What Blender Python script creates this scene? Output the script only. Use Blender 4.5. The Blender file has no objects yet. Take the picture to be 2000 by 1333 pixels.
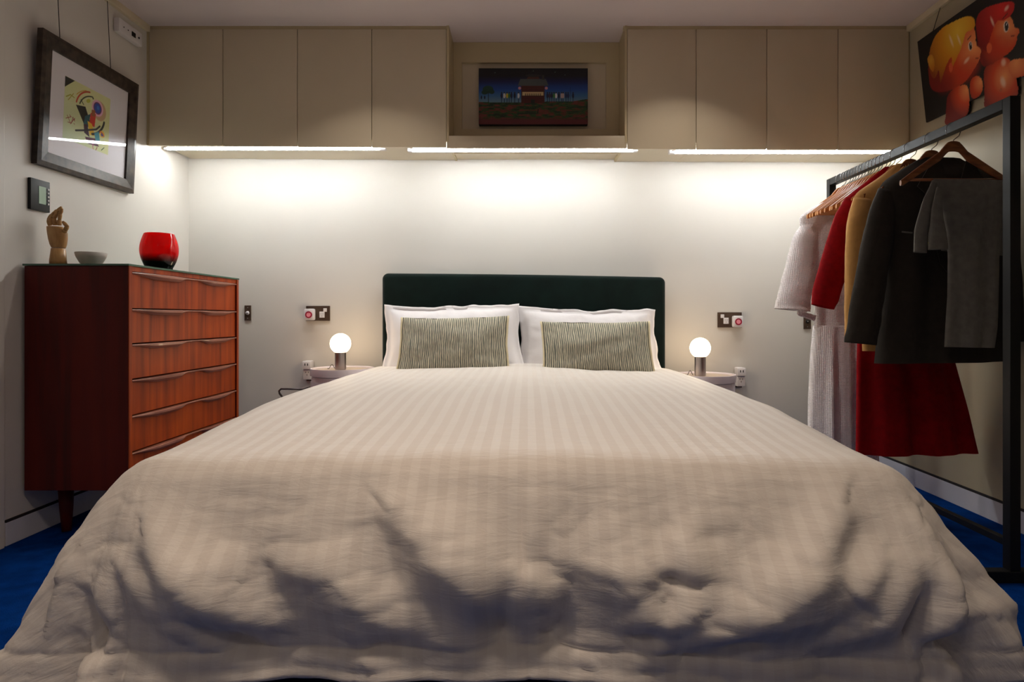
import bpy, bmesh, math, random
import numpy as np
from mathutils import Vector

random.seed(4)
SC = bpy.context.scene
C = SC.collection

# ------------------------------------------------------------------ camera
F = 1260.0            # focal length in pixels of the 2000 px wide frame
CAMZ = 0.90
VX, VY = 1030.0, 620.0
cam_d = bpy.data.cameras.new('camera')
cam = bpy.data.objects.new('camera', cam_d)
C.objects.link(cam)
cam.location = (0, 0, CAMZ)
cam.rotation_euler = (math.pi / 2, 0, 0)
cam_d.sensor_width = 36.0
cam_d.lens = F * 36.0 / 2000.0
cam_d.shift_x = (1000 - VX) / 2000.0
cam_d.shift_y = -(666.5 - VY) / 2000.0
cam_d.clip_start = 0.05
SC.camera = cam

# ------------------------------------------------------------------ view / world / lights
SC.view_settings.view_transform = 'Standard'
SC.view_settings.look = 'None'
SC.view_settings.gamma = 1.0
SC.view_settings.exposure = 0.0
SC.view_settings.use_curve_mapping = False
world = bpy.data.worlds.new('world')
SC.world = world
world.use_nodes = True
world.node_tree.nodes['Background'].inputs[0].default_value = (0.9, 0.85, 0.8, 1)
world.node_tree.nodes['Background'].inputs[1].default_value = 0.02

def area(name, loc, rot, size, energy, color, spread=math.pi, size_y=None):
    d = bpy.data.lights.new(name, 'AREA')
    d.shape = 'RECTANGLE' if size_y else 'DISK'
    d.size = size
    if size_y:
        d.size_y = size_y
    d.energy = energy
    d.color = color
    d.spread = spread
    o = bpy.data.objects.new(name, d)
    C.objects.link(o)
    o.location = loc
    o.rotation_euler = rot
    return o

DOWN = (0, 0, 0)
# recessed ceiling downlights of the room (above the camera and over the bed)
area('downlight_over_bed', (-0.80, 2.94, 2.455), DOWN, 0.07, 3.2, (1.0, 0.90, 0.80), math.radians(104))
area('downlight_over_bed', (0.80, 3.0, 2.455), DOWN, 0.07, 3.2, (1.0, 0.90, 0.80), math.radians(104))
area('downlight_mid_room', (-0.60, 0.95, 2.455), DOWN, 0.30, 5.8, (1.0, 0.80, 0.62), math.radians(122))
area('downlight_mid_room', (0.35, 0.95, 2.455), DOWN, 0.30, 4.4, (1.0, 0.80, 0.62), math.radians(118))
area('rear_fill', (-0.3, -0.6, 2.455), DOWN, 0.5, 5.5, (1.0, 0.84, 0.70), math.radians(175))  # added soft fill for cabinets and ceiling, not a known fitting

# ------------------------------------------------------------------ helpers
def P(px, py, Y):
    """the point at depth Y that stands at pixel (px, py) of the photograph"""
    return ((px - VX) * Y / F, Y, CAMZ - (py - VY) * Y / F)

def lin(c):
    c = np.asarray(c, float) / 255.0
    return np.where(c <= 0.04045, c / 12.92, ((c + 0.055) / 1.055) ** 2.4)

def rgb(r, g, b):
    v = lin((r, g, b))
    return (float(v[0]), float(v[1]), float(v[2]), 1.0)

ORIGIN = {}

def tag(o, label=None, cat=None, group=None, kind=None):
    if label: o['label'] = label
    if cat: o['category'] = cat
    if group: o['group'] = group
    if kind: o['kind'] = kind
    return o

def thing(name, loc, label, cat, group=None):
    o = bpy.data.objects.new(name, None)
    o.empty_display_size = 0.05
    C.objects.link(o)
    o.location = loc
    ORIGIN[o] = Vector(loc)
    return tag(o, label, cat, group)

def mesh_obj(name, verts, faces, mat=None, parent=None, smooth=False):
    verts = [tuple(map(float, v)) for v in verts]
    if parent is not None:
        off = ORIGIN[parent]
    else:
        xs = [v[0] for v in verts]; ys = [v[1] for v in verts]; zs = [v[2] for v in verts]
        off = Vector(((min(xs) + max(xs)) / 2, (min(ys) + max(ys)) / 2, min(zs)))
    me = bpy.data.meshes.new(name)
    me.from_pydata([(v[0] - off[0], v[1] - off[1], v[2] - off[2]) for v in verts], [], [tuple(f) for f in faces])
    me.update()
    bm = bmesh.new(); bm.from_mesh(me)
    bmesh.ops.recalc_face_normals(bm, faces=bm.faces)
    bm.to_mesh(me); bm.free()
    if smooth:
        me.polygons.foreach_set('use_smooth', [True] * len(me.polygons))
    if mat is not None:
        me.materials.append(mat)
    o = bpy.data.objects.new(name, me)
    C.objects.link(o)
    if parent is not None:
        o.parent = parent
    else:
        o.location = off
    ORIGIN[o] = off
    return o

class MB:
    """collects shapes of ONE mesh"""
    def __init__(s): s.v = []; s.f = []
    def add(s, v, f):
        n = len(s.v); s.v += [tuple(map(float, p)) for p in v]; s.f += [tuple(i + n for i in q) for q in f]
        return s
    def box(s, x0, x1, y0, y1, z0, z1, bev=0.0):
        if x0 > x1: x0, x1 = x1, x0
        if y0 > y1: y0, y1 = y1, y0
        if z0 > z1: z0, z1 = z1, z0
        bm = bmesh.new()
        bmesh.ops.create_cube(bm, size=1.0)
        for v in bm.verts:
            v.co = Vector(((x0 + x1) / 2 + v.co.x * (x1 - x0), (y0 + y1) / 2 + v.co.y * (y1 - y0), (z0 + z1) / 2 + v.co.z * (z1 - z0)))
        if bev > 0:
            bmesh.ops.bevel(bm, geom=list(bm.edges), offset=min(bev, (x1 - x0) * .45, (y1 - y0) * .45, (z1 - z0) * .45), segments=2, profile=0.6, affect='EDGES', clamp_overlap=True)
        bm.verts.index_update()
        s.add([v.co[:] for v in bm.verts], [[v.index for v in f.verts] for f in bm.faces])
        bm.free()
        return s
    def tube(s, pts, r, n=10, caps=True):
        pts = [Vector(p) for p in pts]
        rs = r if isinstance(r, (list, tuple)) else [r] * len(pts)
        rings = []
        up = None
        for i, p in enumerate(pts):
            t = (pts[min(i + 1, len(pts) - 1)] - pts[max(i - 1, 0)])
            if t.length < 1e-9: t = Vector((0, 0, 1))
            t.normalize()
            if up is None:
                up = Vector((0, 0, 1)) if abs(t.z) < .9 else Vector((1, 0, 0))
            a = t.cross(up)
            if a.length < 1e-6: a = t.cross(Vector((0, 1, 0)))
            a.normalize(); b = t.cross(a).normalized(); up = -b if False else a.cross(t).normalized()
            ri = rs[i]; ra, rb = (ri if isinstance(ri, (list, tuple)) else (ri, ri))
            rings.append([p + a * ra * math.cos(2 * math.pi * k / n) + up * rb * math.sin(2 * math.pi * k / n) for k in range(n)])
        v = [q for ring in rings for q in ring]
        f = []
        for i in range(len(rings) - 1):
            for k in range(n):
                f.append((i * n + k, i * n + (k + 1) % n, (i + 1) * n + (k + 1) % n, (i + 1) * n + k))
        if caps:
            f.append(tuple(range(n))[::-1]); f.append(tuple((len(rings) - 1) * n + k for k in range(n)))
        return s.add(v, f)
    def lathe(s, c, prof, n=40, closed=False):
        v = []; f = []
        for (r, z) in prof:
            for k in range(n):
                a = 2 * math.pi * k / n
                v.append((c[0] + r * math.cos(a), c[1] + r * math.sin(a), c[2] + z))
        m = len(prof)
        for i in range(m - 1 + (1 if closed else 0)):
            j = (i + 1) % m
            for k in range(n):
                f.append((i * n + k, i * n + (k + 1) % n, j * n + (k + 1) % n, j * n + k))
        if not closed:
            f.append(tuple(range(n))[::-1]); f.append(tuple((m - 1) * n + k for k in range(n)))
        return s.add(v, f)
    def sphere(s, c, r, nu=32, nv=18, sc=(1, 1, 1), zcut=None):
        v = []; f = []
        for i in range(nv + 1):
            t = math.pi * i / nv
            z = math.cos(t)
            if zcut is not None: z = max(z, zcut)
            rr = math.sqrt(max(0, 1 - z * z)) if i not in (0, nv) else 0.0001
            for k in range(nu):
                a = 2 * math.pi * k / nu
                v.append((c[0] + r * sc[0] * rr * math.cos(a), c[1] + r * sc[1] * rr * math.sin(a), c[2] + r * sc[2] * z))
        for i in range(nv):
            for k in range(nu):
                f.append((i * nu + k, (i + 1) * nu + k, (i + 1) * nu + (k + 1) % nu, i * nu + (k + 1) % nu))
        return s.add(v, f)
    def build(s, name, mat, parent=None, smooth=False):
        return mesh_obj(name, s.v, s.f, mat, parent, smooth)

def box(name, x0, x1, y0, y1, z0, z1, mat, parent=None, bev=0.0, smooth=False):
    return MB().box(x0, x1, y0, y1, z0, z1, bev).build(name, mat, parent, smooth)

def structure(o):
    o['kind'] = 'structure'
    return o

def auto_smooth(o, deg=35):
    me = o.data
    me.polygons.foreach_set('use_smooth', [True] * len(me.polygons))
    bm = bmesh.new(); bm.from_mesh(me)
    for e in bm.edges:
        if len(e.link_faces) == 2 and e.calc_face_angle(0) > math.radians(deg):
            e.smooth = False
    bm.to_mesh(me); bm.free()
    return o

# value noise -------------------------------------------------------------
_rng = np.random.RandomState(11)
_TAB = _rng.rand(256, 256)
def vnoise(x, y, seed=0):
    x = np.asarray(x, float) + seed * 17.31; y = np.asarray(y, float) + seed * 9.73
    xi = np.floor(x).astype(int); yi = np.floor(y).astype(int)
    fx = x - xi; fy = y - yi
    fx = fx * fx * fx * (fx * (fx * 6 - 15) + 10); fy = fy * fy * fy * (fy * (fy * 6 - 15) + 10)
    a = _TAB[xi % 256, yi % 256]; b = _TAB[(xi + 1) % 256, yi % 256]
    c = _TAB[xi % 256, (yi + 1) % 256]; d = _TAB[(xi + 1) % 256, (yi + 1) % 256]
    return (a * (1 - fx) + b * fx) * (1 - fy) + (c * (1 - fx) + d * fx) * fy - 0.5
def fbm(x, y, octaves=4, seed=0):
    s = 0; a = 1.0
    for i in range(octaves):
        s = s + a * vnoise(x * 2 ** i, y * 2 ** i, seed + i * 3); a *= 0.5
    return s
def sstep(a, b, x):
    t = np.clip((np.asarray(x, float) - a) / (b - a), 0, 1)
    return t * t * (3 - 2 * t)

# ------------------------------------------------------------------ materials
def mat(name, color, rough=0.6, metal=0.0, spec=0.5, sheen=0.0, coat=0.0, emis=None, estr=0.0):
    m = bpy.data.materials.new(name)
    m.use_nodes = True
    b = m.node_tree.nodes['Principled BSDF']
    b.inputs['Base Color'].default_value = color
    b.inputs['Roughness'].default_value = rough
    b.inputs['Metallic'].default_value = metal
    b.inputs['Specular IOR Level'].default_value = spec
    b.inputs['Sheen Weight'].default_value = sheen
    b.inputs['Coat Weight'].default_value = coat
    if emis:
        b.inputs['Emission Color'].default_value = emis
        b.inputs['Emission Strength'].default_value = estr
    return m

def nodes(m): return m.node_tree.nodes, m.node_tree.links, m.node_tree.nodes['Principled BSDF']

def noise_vary(m, c1, c2, scale=(5, 5, 5), detail=4, coord='Object', bump=0.0, bscale=None, bdist=0.002, p0=0.3, p1=0.7, distortion=0.0):
    n, l, b = nodes(m)
    tc = n.new('ShaderNodeTexCoord'); mp = n.new('ShaderNodeMapping')
    mp.inputs['Scale'].default_value = scale
    l.new(tc.outputs[coord], mp.inputs['Vector'])
    t = n.new('ShaderNodeTexNoise'); t.inputs['Scale'].default_value = 1.0; t.inputs['Detail'].default_value = detail
    t.inputs['Distortion'].default_value = distortion
    l.new(mp.outputs[0], t.inputs['Vector'])
    r = n.new('ShaderNodeValToRGB')
    r.color_ramp.elements[0].position = p0; r.color_ramp.elements[0].color = c1
    r.color_ramp.elements[1].position = p1; r.color_ramp.elements[1].color = c2
    l.new(t.outputs['Fac'], r.inputs['Fac'])
    l.new(r.outputs[0], b.inputs['Base Color'])
    if bump > 0:
        t2 = n.new('ShaderNodeTexNoise'); t2.inputs['Detail'].default_value = 3
        t2.inputs['Scale'].default_value = 1.0
        mp2 = n.new('ShaderNodeMapping'); mp2.inputs['Scale'].default_value = bscale or scale
        l.new(tc.outputs[coord], mp2.inputs['Vector']); l.new(mp2.outputs[0], t2.inputs['Vector'])
        bp = n.new('ShaderNodeBump'); bp.inputs['Strength'].default_value = bump; bp.inputs['Distance'].default_value = bdist
        l.new(t2.outputs['Fac'], bp.inputs['Height']); l.new(bp.outputs[0], b.inputs['Normal'])
    return m

M = {}
M['wall'] = noise_vary(mat('wall_paint', rgb(219, 214, 207), 0.55, spec=0.3), rgb(215, 210, 203), rgb(222, 217, 210), (1.5, 1.5, 1.5), 3, bump=0.05, bscale=(60, 60, 60))
M['wall_cream_dimmed'] = noise_vary(mat('dimmed_cream_wall_paint', rgb(178, 168, 144), 0.6, spec=0.2), rgb(174, 164, 140), rgb(182, 172, 148), (1.5, 1.5, 1.5), 3, bump=0.05, bscale=(60, 60, 60))  # cream paint, darkened so the colour carries the right side's dimness
M['ceiling'] = noise_vary(mat('ceiling_paint', rgb(226, 214, 214), 0.8), rgb(222, 208, 209), rgb(230, 219, 218), (1.2, 1.2, 1.2), 3, bump=0.06, bscale=(9, 9, 9), bdist=0.004)
M['cabinet'] = noise_vary(mat('cabinet_lacquer', rgb(216, 202, 174), 0.30, spec=0.5), rgb(212, 198, 170), rgb(219, 205, 178), (2, 2, 2), 3, bump=0.04, bscale=(25, 25, 25))
M['trim'] = mat('cream_trim', rgb(206, 190, 152), 0.5)
M['skirting'] = mat('skirting_paint', rgb(214, 214, 222), 0.4)
M['dark_gap'] = mat('dark_shadow_gap', rgb(38, 34, 36), 0.8)
M['carpet'] = noise_vary(mat('blue_carpet', rgb(4, 48, 118), 0.95, spec=0.02, sheen=0.0), rgb(2, 40, 102), rgb(6, 58, 134), (14, 14, 14), 6, bump=0.8, bscale=(260, 260, 260), bdist=0.004)
M['black_metal'] = noise_vary(mat('black_powder_coat', rgb(10, 10, 12), 0.5, spec=0.3), rgb(9, 9, 11), rgb(13, 13, 16), (8, 8, 8))
M['chrome'] = mat('chrome_wire', rgb(150, 150, 154), 0.25, 1.0)
M['steel'] = mat('brushed_steel', rgb(168, 160, 160), 0.32, 1.0)
M['dark_metal'] = mat('dark_grey_metal', rgb(95, 88, 90), 0.4, 0.8)
M['white_plastic'] = mat('white_plastic', rgb(226, 222, 224), 0.35)
M['table_plastic'] = mat('bedside_table_plastic', rgb(214, 205, 214), 0.25)
M['tray'] = mat('bedside_table_recessed_top', rgb(168, 152, 138), 0.35)
M['bronze'] = mat('bronze_plate', rgb(92, 74, 62), 0.4, 0.5)
M['red_dial'] = mat('red_dial', rgb(150, 16, 50), 0.4)
M['pink'] = mat('pink_dial', rgb(236, 150, 165), 0.4)
M['black'] = mat('black_plastic', rgb(14, 14, 15), 0.5, spec=.25)
M['screen'] = mat('grey_green_screen', rgb(150, 176, 150), 0.3)
M['green_glass'] = mat('green_glass_edge', rgb(14, 74, 48), 0.1, spec=0.8)
M['bowl'] = mat('pale_ceramic', rgb(200, 190, 180), 0.5)
M['headboard'] = noise_vary(mat('dark_green_velvet', rgb(14, 32, 28), 0.9, spec=0.1, sheen=0.1), rgb(6, 19, 17), rgb(10, 28, 25), (10, 10, 10), 5, bump=0.2, bscale=(220, 220, 220), bdist=0.001)
M['sheet'] = noise_vary(mat('white_cotton', rgb(238, 232, 230), 0.8, sheen=0.1), rgb(238, 234, 236), rgb(244, 240, 242), (4, 4, 4), 3, bump=0.25, bscale=(22, 22, 22), bdist=0.006)
M['mattress'] = mat('mattress_ticking', rgb(205, 200, 192), 0.9)
M['bed_base'] = mat('dark_bed_fabric', rgb(16, 17, 20), 0.9)

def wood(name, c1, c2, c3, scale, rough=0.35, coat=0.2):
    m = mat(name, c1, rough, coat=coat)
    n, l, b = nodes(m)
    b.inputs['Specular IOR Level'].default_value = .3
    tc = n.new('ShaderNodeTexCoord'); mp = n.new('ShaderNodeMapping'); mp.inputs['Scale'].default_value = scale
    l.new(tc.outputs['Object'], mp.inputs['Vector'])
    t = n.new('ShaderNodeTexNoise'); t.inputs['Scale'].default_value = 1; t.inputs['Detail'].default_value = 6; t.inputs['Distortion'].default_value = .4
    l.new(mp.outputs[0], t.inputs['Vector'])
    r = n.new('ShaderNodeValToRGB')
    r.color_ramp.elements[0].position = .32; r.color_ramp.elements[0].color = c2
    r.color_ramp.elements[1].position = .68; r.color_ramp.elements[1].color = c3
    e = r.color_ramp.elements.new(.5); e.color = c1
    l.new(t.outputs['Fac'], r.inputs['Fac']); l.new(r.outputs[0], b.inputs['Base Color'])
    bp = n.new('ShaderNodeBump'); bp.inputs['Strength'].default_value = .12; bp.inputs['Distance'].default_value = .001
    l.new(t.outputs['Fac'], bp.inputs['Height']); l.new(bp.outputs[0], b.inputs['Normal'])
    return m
M['teak'] = wood('teak_veneer', rgb(148, 56, 4), rgb(112, 36, 2), rgb(168, 70, 6), (5, 22, 1.4), .5, .0)
M['teak_side'] = wood('dark_side_veneer', rgb(84, 12, 4), rgb(62, 8, 3), rgb(94, 18, 5), (16, 5, 1.0), .6, .0)  # darker and redder than the drawer fronts
M['teak_handle'] = wood('dark_handle_wood', rgb(146, 96, 80), rgb(124, 78, 64), rgb(164, 112, 94), (10, 4, 30), .35, .2)
M['hanger_wood'] = wood('hanger_wood', rgb(186, 122, 66), rgb(160, 96, 48), rgb(206, 146, 84), (12, 12, 50), .35, .4)
M['hanger_dark'] = wood('dark_hanger_wood', rgb(128, 72, 36), rgb(106, 56, 26), rgb(146, 88, 46), (12, 12, 50), .35, .4)
M['hand_wood'] = wood('pale_hand_wood', rgb(180, 136, 84), rgb(160, 116, 68), rgb(194, 152, 98), (40, 40, 14), .45, .1)
M['frame_wood'] = noise_vary(mat('mottled_dark_frame', rgb(50, 40, 34), 0.5, 0.0, spec=.3), rgb(30, 23, 20), rgb(76, 63, 53), (18, 26, 26), 6, bump=.1, bscale=(70, 70, 70))
M['frame_black'] = mat('black_frame_edge', rgb(16, 14, 14), .5)
M['mount'] = mat('white_mount_board', rgb(224, 220, 226), .8)

def glass_pane():
    m = bpy.data.materials.new('clear_pane'); m.use_nodes = True
    n = m.node_tree.nodes; l = m.node_tree.links
    n.clear()
    out = n.new('ShaderNodeOutputMaterial'); mix = n.new('ShaderNodeMixShader')
    tr = n.new('ShaderNodeBsdfTransparent'); gl = n.new('ShaderNodeBsdfGlossy'); gl.inputs['Roughness'].default_value = .015
    fr = n.new('ShaderNodeFresnel'); fr.inputs['IOR'].default_value = 1.5
    ge = n.new('ShaderNodeNewGeometry'); iv = n.new('ShaderNodeMath'); iv.operation = 'SUBTRACT'; iv.inputs[0].default_value = 1.0
    mu = n.new('ShaderNodeMath'); mu.operation = 'MULTIPLY'; mu.use_clamp = True
    l.new(ge.outputs['Backfacing'], iv.inputs[1]); l.new(iv.outputs[0], mu.inputs[0]); l.new(fr.outputs[0], mu.inputs[1])
    l.new(mu.outputs[0], mix.inputs[0]); l.new(tr.outputs[0], mix.inputs[1]); l.new(gl.outputs[0], mix.inputs[2]); l.new(mix.outputs[0], out.inputs[0])
    return m
M['pane'] = glass_pane()

def vase_mat():
    m = mat('red_vase_glass', rgb(214, 8, 12), .08, coat=.6)
    n, l, b = nodes(m)
    tc = n.new('ShaderNodeTexCoord'); sp = n.new('ShaderNodeSeparateXYZ'); l.new(tc.outputs['Object'], sp.inputs[0])
    r = n.new('ShaderNodeValToRGB')
    r.color_ramp.elements[0].position = .035; r.color_ramp.elements[0].color = rgb(22, 2, 8)
    r.color_ramp.elements[1].position = .075; r.color_ramp.elements[1].color = (.93, .004, .006, 1)
    l.new(sp.outputs['Z'], r.inputs['Fac']); l.new(r.outputs[0], b.inputs['Base Color'])
    out = n['Material Output']; mix = n.new('ShaderNodeMixShader'); tl = n.new('ShaderNodeBsdfTranslucent')
    l.new(r.outputs[0], tl.inputs[0]); mix.inputs[0].default_value = .35
    l.new(b.outputs[0], mix.inputs[1]); l.new(tl.outputs[0], mix.inputs[2])
    tp = n.new('ShaderNodeBsdfTransparent'); l.new(r.outputs[0], tp.inputs[0]); m2 = n.new('ShaderNodeMixShader'); m2.inputs[0].default_value = .5
    l.new(mix.outputs[0], m2.inputs[1]); l.new(tp.outputs[0], m2.inputs[2]); l.new(m2.outputs[0], out.inputs[0])
    return m
M['vase'] = vase_mat()

def duvet_mat():
    m = mat('satin_stripe_cotton', rgb(226, 216, 206), .62, spec=.35, sheen=.15)
    n, l, b = nodes(m)
    uv = n.new('ShaderNodeUVMap'); uv.uv_map = 'sheet'
    sp = n.new('ShaderNodeSeparateXYZ'); l.new(uv.outputs[0], sp.inputs[0])
    mu = n.new('ShaderNodeMath'); mu.operation = 'MULTIPLY'; mu.inputs[1].default_value = 1 / 0.0435
    l.new(sp.outputs[0], mu.inputs[0])
    fr = n.new('ShaderNodeMath'); fr.operation = 'FRACT'; l.new(mu.outputs[0], fr.inputs[0])
    r = n.new('ShaderNodeValToRGB')
    e = r.color_ramp.elements
    e[0].position = 0.0; e[0].color = (0, 0, 0, 1)
    e[1].position = 0.04; e[1].color = (1, 1, 1, 1)
    a = e.new(.48); a.color = (1, 1, 1, 1)
    a = e.new(.52); a.color = (0, 0, 0, 1)
    l.new(fr.outputs[0], r.inputs['Fac'])
    mx = n.new('ShaderNodeMix'); mx.data_type = 'RGBA'
    mx.inputs['A'].default_value = rgb(228, 220, 212); mx.inputs['B'].default_value = rgb(232, 225, 217)
    l.new(r.outputs[0], mx.inputs['Factor']); l.new(mx.outputs['Result'], b.inputs['Base Color'])
    rr = n.new('ShaderNodeMapRange'); rr.inputs['To Min'].default_value = .74; rr.inputs['To Max'].default_value = .52
    l.new(r.outputs[0], rr.inputs['Value']); l.new(rr.outputs[0], b.inputs['Roughness'])
    # weave + fine crinkles running across the cloth
    mp = n.new('ShaderNodeMapping'); mp.inputs['Scale'].default_value = (9, 32, 1); l.new(uv.outputs[0], mp.inputs['Vector'])
    t = n.new('ShaderNodeTexNoise'); t.inputs['Scale'].default_value = 1.0; t.inputs['Detail'].default_value = 6; t.inputs['Distortion'].default_value = .5
    t.inputs['Roughness'].default_value = .6
    l.new(mp.outputs[0], t.inputs['Vector'])
    bp = n.new('ShaderNodeBump'); bp.inputs['Strength'].default_value = .40; bp.inputs['Distance'].default_value = .008
    l.new(t.outputs['Fac'], bp.inputs['Height'])
    l.new(bp.outputs[0], b.inputs['Normal'])
    return m
M['duvet'] = duvet_mat()

def cushion_mat():
    m = mat('striped_cushion_fabric', rgb(120, 120, 105), .9)
    n, l, b = nodes(m)
    uv = n.new('ShaderNodeUVMap'); uv.uv_map = 'sheet'
    mp = n.new('ShaderNodeMapping'); mp.inputs['Scale'].default_value = (26, 3.2, 1); l.new(uv.outputs[0], mp.inputs['Vector'])
    t = n.new('ShaderNodeTexNoise'); t.inputs['Scale'].default_value = 1.0; t.inputs['Detail'].default_value = 3
    l.new(mp.outputs[0], t.inputs['Vector'])
    sp = n.new('ShaderNodeSeparateXYZ'); l.new(uv.outputs[0], sp.inputs[0])
    mu = n.new('ShaderNodeMath'); mu.operation = 'MULTIPLY'; mu.inputs[1].default_value = 56; l.new(sp.outputs[0], mu.inputs[0])
    ad = n.new('ShaderNodeMath'); ad.operation = 'MULTIPLY_ADD'; ad.inputs[1].default_value = 1.5
    l.new(t.outputs['Fac'], ad.inputs[0]); l.new(mu.outputs[0], ad.inputs[2])
    fr = n.new('ShaderNodeMath'); fr.operation = 'FRACT'; l.new(ad.outputs[0], fr.inputs[0])
    r = n.new('ShaderNodeValToRGB'); e = r.color_ramp.elements
    e[0].position = 0; e[0].color = rgb(98, 100, 96)
    e[1].position = .40; e[1].color = rgb(116, 118, 108)
    a = e.new(.55); a.color = rgb(208, 202, 178)
    a = e.new(.85); a.color = rgb(200, 194, 168)
    a = e.new(.97); a.color = rgb(98, 100, 96)
    l.new(fr.outputs[0], r.inputs['Fac']); l.new(r.outputs[0], b.inputs['Base Color'])
    bp = n.new('ShaderNodeBump'); bp.inputs['Strength'].default_value = .4; bp.inputs['Distance'].default_value = .002
    l.new(fr.outputs[0], bp.inputs['Height']); l.new(bp.outputs[0], b.inputs['Normal'])
    return m
M['cushion'] = cushion_mat()
M['cushion_edge'] = mat('cream_cushion_edge', rgb(226, 214, 180), .9)

def cloth(name, c, vary=.12, bump=.3, bs=(300, 300, 300), sheen=.2, rough=.9):
    c1 = tuple(x * (1 - vary) for x in c[:3]) + (1,); c2 = tuple(min(1, x * (1 + vary)) for x in c[:3]) + (1,)
    return noise_vary(mat(name, c, rough, spec=.2, sheen=sheen), c1, c2, (40, 40, 40), 5, bump=bump, bscale=bs, bdist=.0015)
M['white_dress'] = cloth('white_cotton_dress', rgb(232, 226, 228), .03)
M['red_cloth'] = cloth('red_wool', rgb(140, 0, 10), .15, sheen=.0)
M['tan_cloth'] = cloth('tan_cotton', rgb(206, 156, 92), .06)
M['dark_cloth'] = cloth('charcoal_wool', rgb(48, 43, 38), .1, sheen=.03)
M['grey_cloth'] = cloth('grey_wool', rgb(112, 110, 104), .12, sheen=.05)
M['lining'] = cloth('black_lining', rgb(12, 11, 12), .1)
M['yellow'] = mat('yellow_label_cloth', rgb(176, 172, 30), .8)
def waffle(m):
    n, l, b = nodes(m)
    for x in list(l):
        if x.to_socket == b.inputs['Normal']: l.remove(x)
    tc = n.new('ShaderNodeTexCoord')
    def wv(ax):
        w = n.new('ShaderNodeTexWave'); w.bands_direction = ax; w.inputs['Scale'].default_value = 42; w.inputs['Distortion'].default_value = .4
        l.new(tc.outputs['Object'], w.inputs['Vector']); return w
    a, c = wv('X'), wv('Z')
    mn = n.new('ShaderNodeMath'); mn.operation = 'MULTIPLY'; l.new(a.outputs['Fac'], mn.inputs[0]); l.new(c.outputs['Fac'], mn.inputs[1])
    bp = n.new('ShaderNodeBump'); bp.inputs['Strength'].default_value = .9; bp.inputs['Distance'].default_value = .003
    l.new(mn.outputs[0], bp.inputs['Height']); l.new(bp.outputs[0], b.inputs['Normal'])
waffle(M['white_dress'])

def emit_mat(name, color, strength):
    m = bpy.data.materials.new(name); m.use_nodes = True
    n = m.node_tree.nodes; l = m.node_tree.links; n.clear()
    o = n.new('ShaderNodeOutputMaterial'); e = n.new('ShaderNodeEmission')
    e.inputs[0].default_value = color; e.inputs[1].default_value = strength
    l.new(e.outputs[0], o.inputs[0]); return m
M['strip_glow'] = emit_mat('cool_tube_glow', (0.95, 0.99, 1.0, 1), 86.0)
M['globe_glow'] = emit_mat('warm_globe_glow', (1.0, 0.76, 0.48, 1), 12.0)

def paint_mat(name, rough=.6, coat=0.0):
    m = mat(name, (1, 1, 1, 1), rough, coat=coat)
    n, l, b = nodes(m)
    a = n.new('ShaderNodeAttribute'); a.attribute_name = 'print'
    l.new(a.outputs['Color'], b.inputs['Base Color'])
    return m

# ------------------------------------------------------------------ room shell
XL, XR, YB, YF, ZC = -2.05, 2.06, 3.905, -1.6, 2.47
structure(box('floor', XL - .1, XR + .1, YF - .1, YB + .1, -.1, 0, M['carpet']))
structure(box('ceiling', XL - .1, XR + .1, YF - .1, YB + .1, ZC, ZC + .1, M['ceiling']))
structure(box('wall_back', XL - .1, XR + .1, YB, YB + .1, 0, ZC, M['wall']))
structure(box('wall_left', XL - .1, XL, YF, YB, 0, ZC, M['wall']))
structure(box('wall_right', XR, XR + .1, YF, YB, 0, ZC, M['wall_cream_dimmed']))
structure(box('wall_front', XL - .1, XR + .1, YF - .1, YF, 0, ZC, M['wall']))
# skirting boards with the shadow groove on top
def skirting(name, x0, x1, y0, y1):
    s = structure(box(name, x0, x1, y0, y1, 0, .092, M['skirting'], bev=.002))
    g = mesh_obj('shadow_groove', MB().box(x0, x1, y0, y1, .0925, .103).v, MB().box(x0, x1, y0, y1, .0925, .103).f, M['dark_gap'], s)
    return s
skirting('baseboard_left', XL, XL + .006, 2.53, YB)
skirting('baseboard_right', XR - .006, XR, YF, YB)
skirting('baseboard_back', XL + .01, XR - .01, YB - .006, YB)
# door lining at the near end of the left wall
structure(box('trim_5', XL, XL + .012, 2.40, 2.515, 0, ZC, M['wall'], bev=.002))
# cornice strips along the side walls
def cornice(name, x0, x1):
    b = MB().box(x0, x1, YF, 3.47, ZC - .035, ZC, .003)
    return structure(b.build(name, M['cabinet']))
cornice('trim_1', XL, XL + .022)
cornice('trim_2', XR - .022, XR)

# ------------------------------------------------------------------ wall cabinets
YC = 3.47
def xat(px, Y): return (px - VX) * Y / F
def zat(py, Y): return CAMZ - (py - VY) * Y / F
ZT = zat(57, YC)
left_px = [291, 435, 580.5, 726, 872]
right_px = [1225, 1360, 1498, 1637, 1776]
lab_l = ['cream wall cabinet in the left corner, against the left wall', 'cream wall cabinet second from the left wall',
         'cream wall cabinet third from the left wall', 'cream wall cabinet just left of the recess with the night painting']
lab_r = ['cream wall cabinet just right of the recess with the night painting', 'cream wall cabinet second right of the painting recess',
         'cream wall cabinet second from the right wall', 'cream wall cabinet in the right corner above the clothes rail']
def cabinet(x0, x1, zb, label):
    t = thing('wall_cabinet', ((x0 + x1) / 2, YC, zb), label, 'cabinet', 'cream wall cabinets over the bed')
    box('body', x0, x1, YC + .02, YB - .004, zb + .035, ZT + .005, M['cabinet'], t)
    auto_smooth(box('door', x0 + .0013, x1 - .0013, YC, YC + .019, zb, ZT, M['cabinet'], t, bev=.003))
    return t
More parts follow.
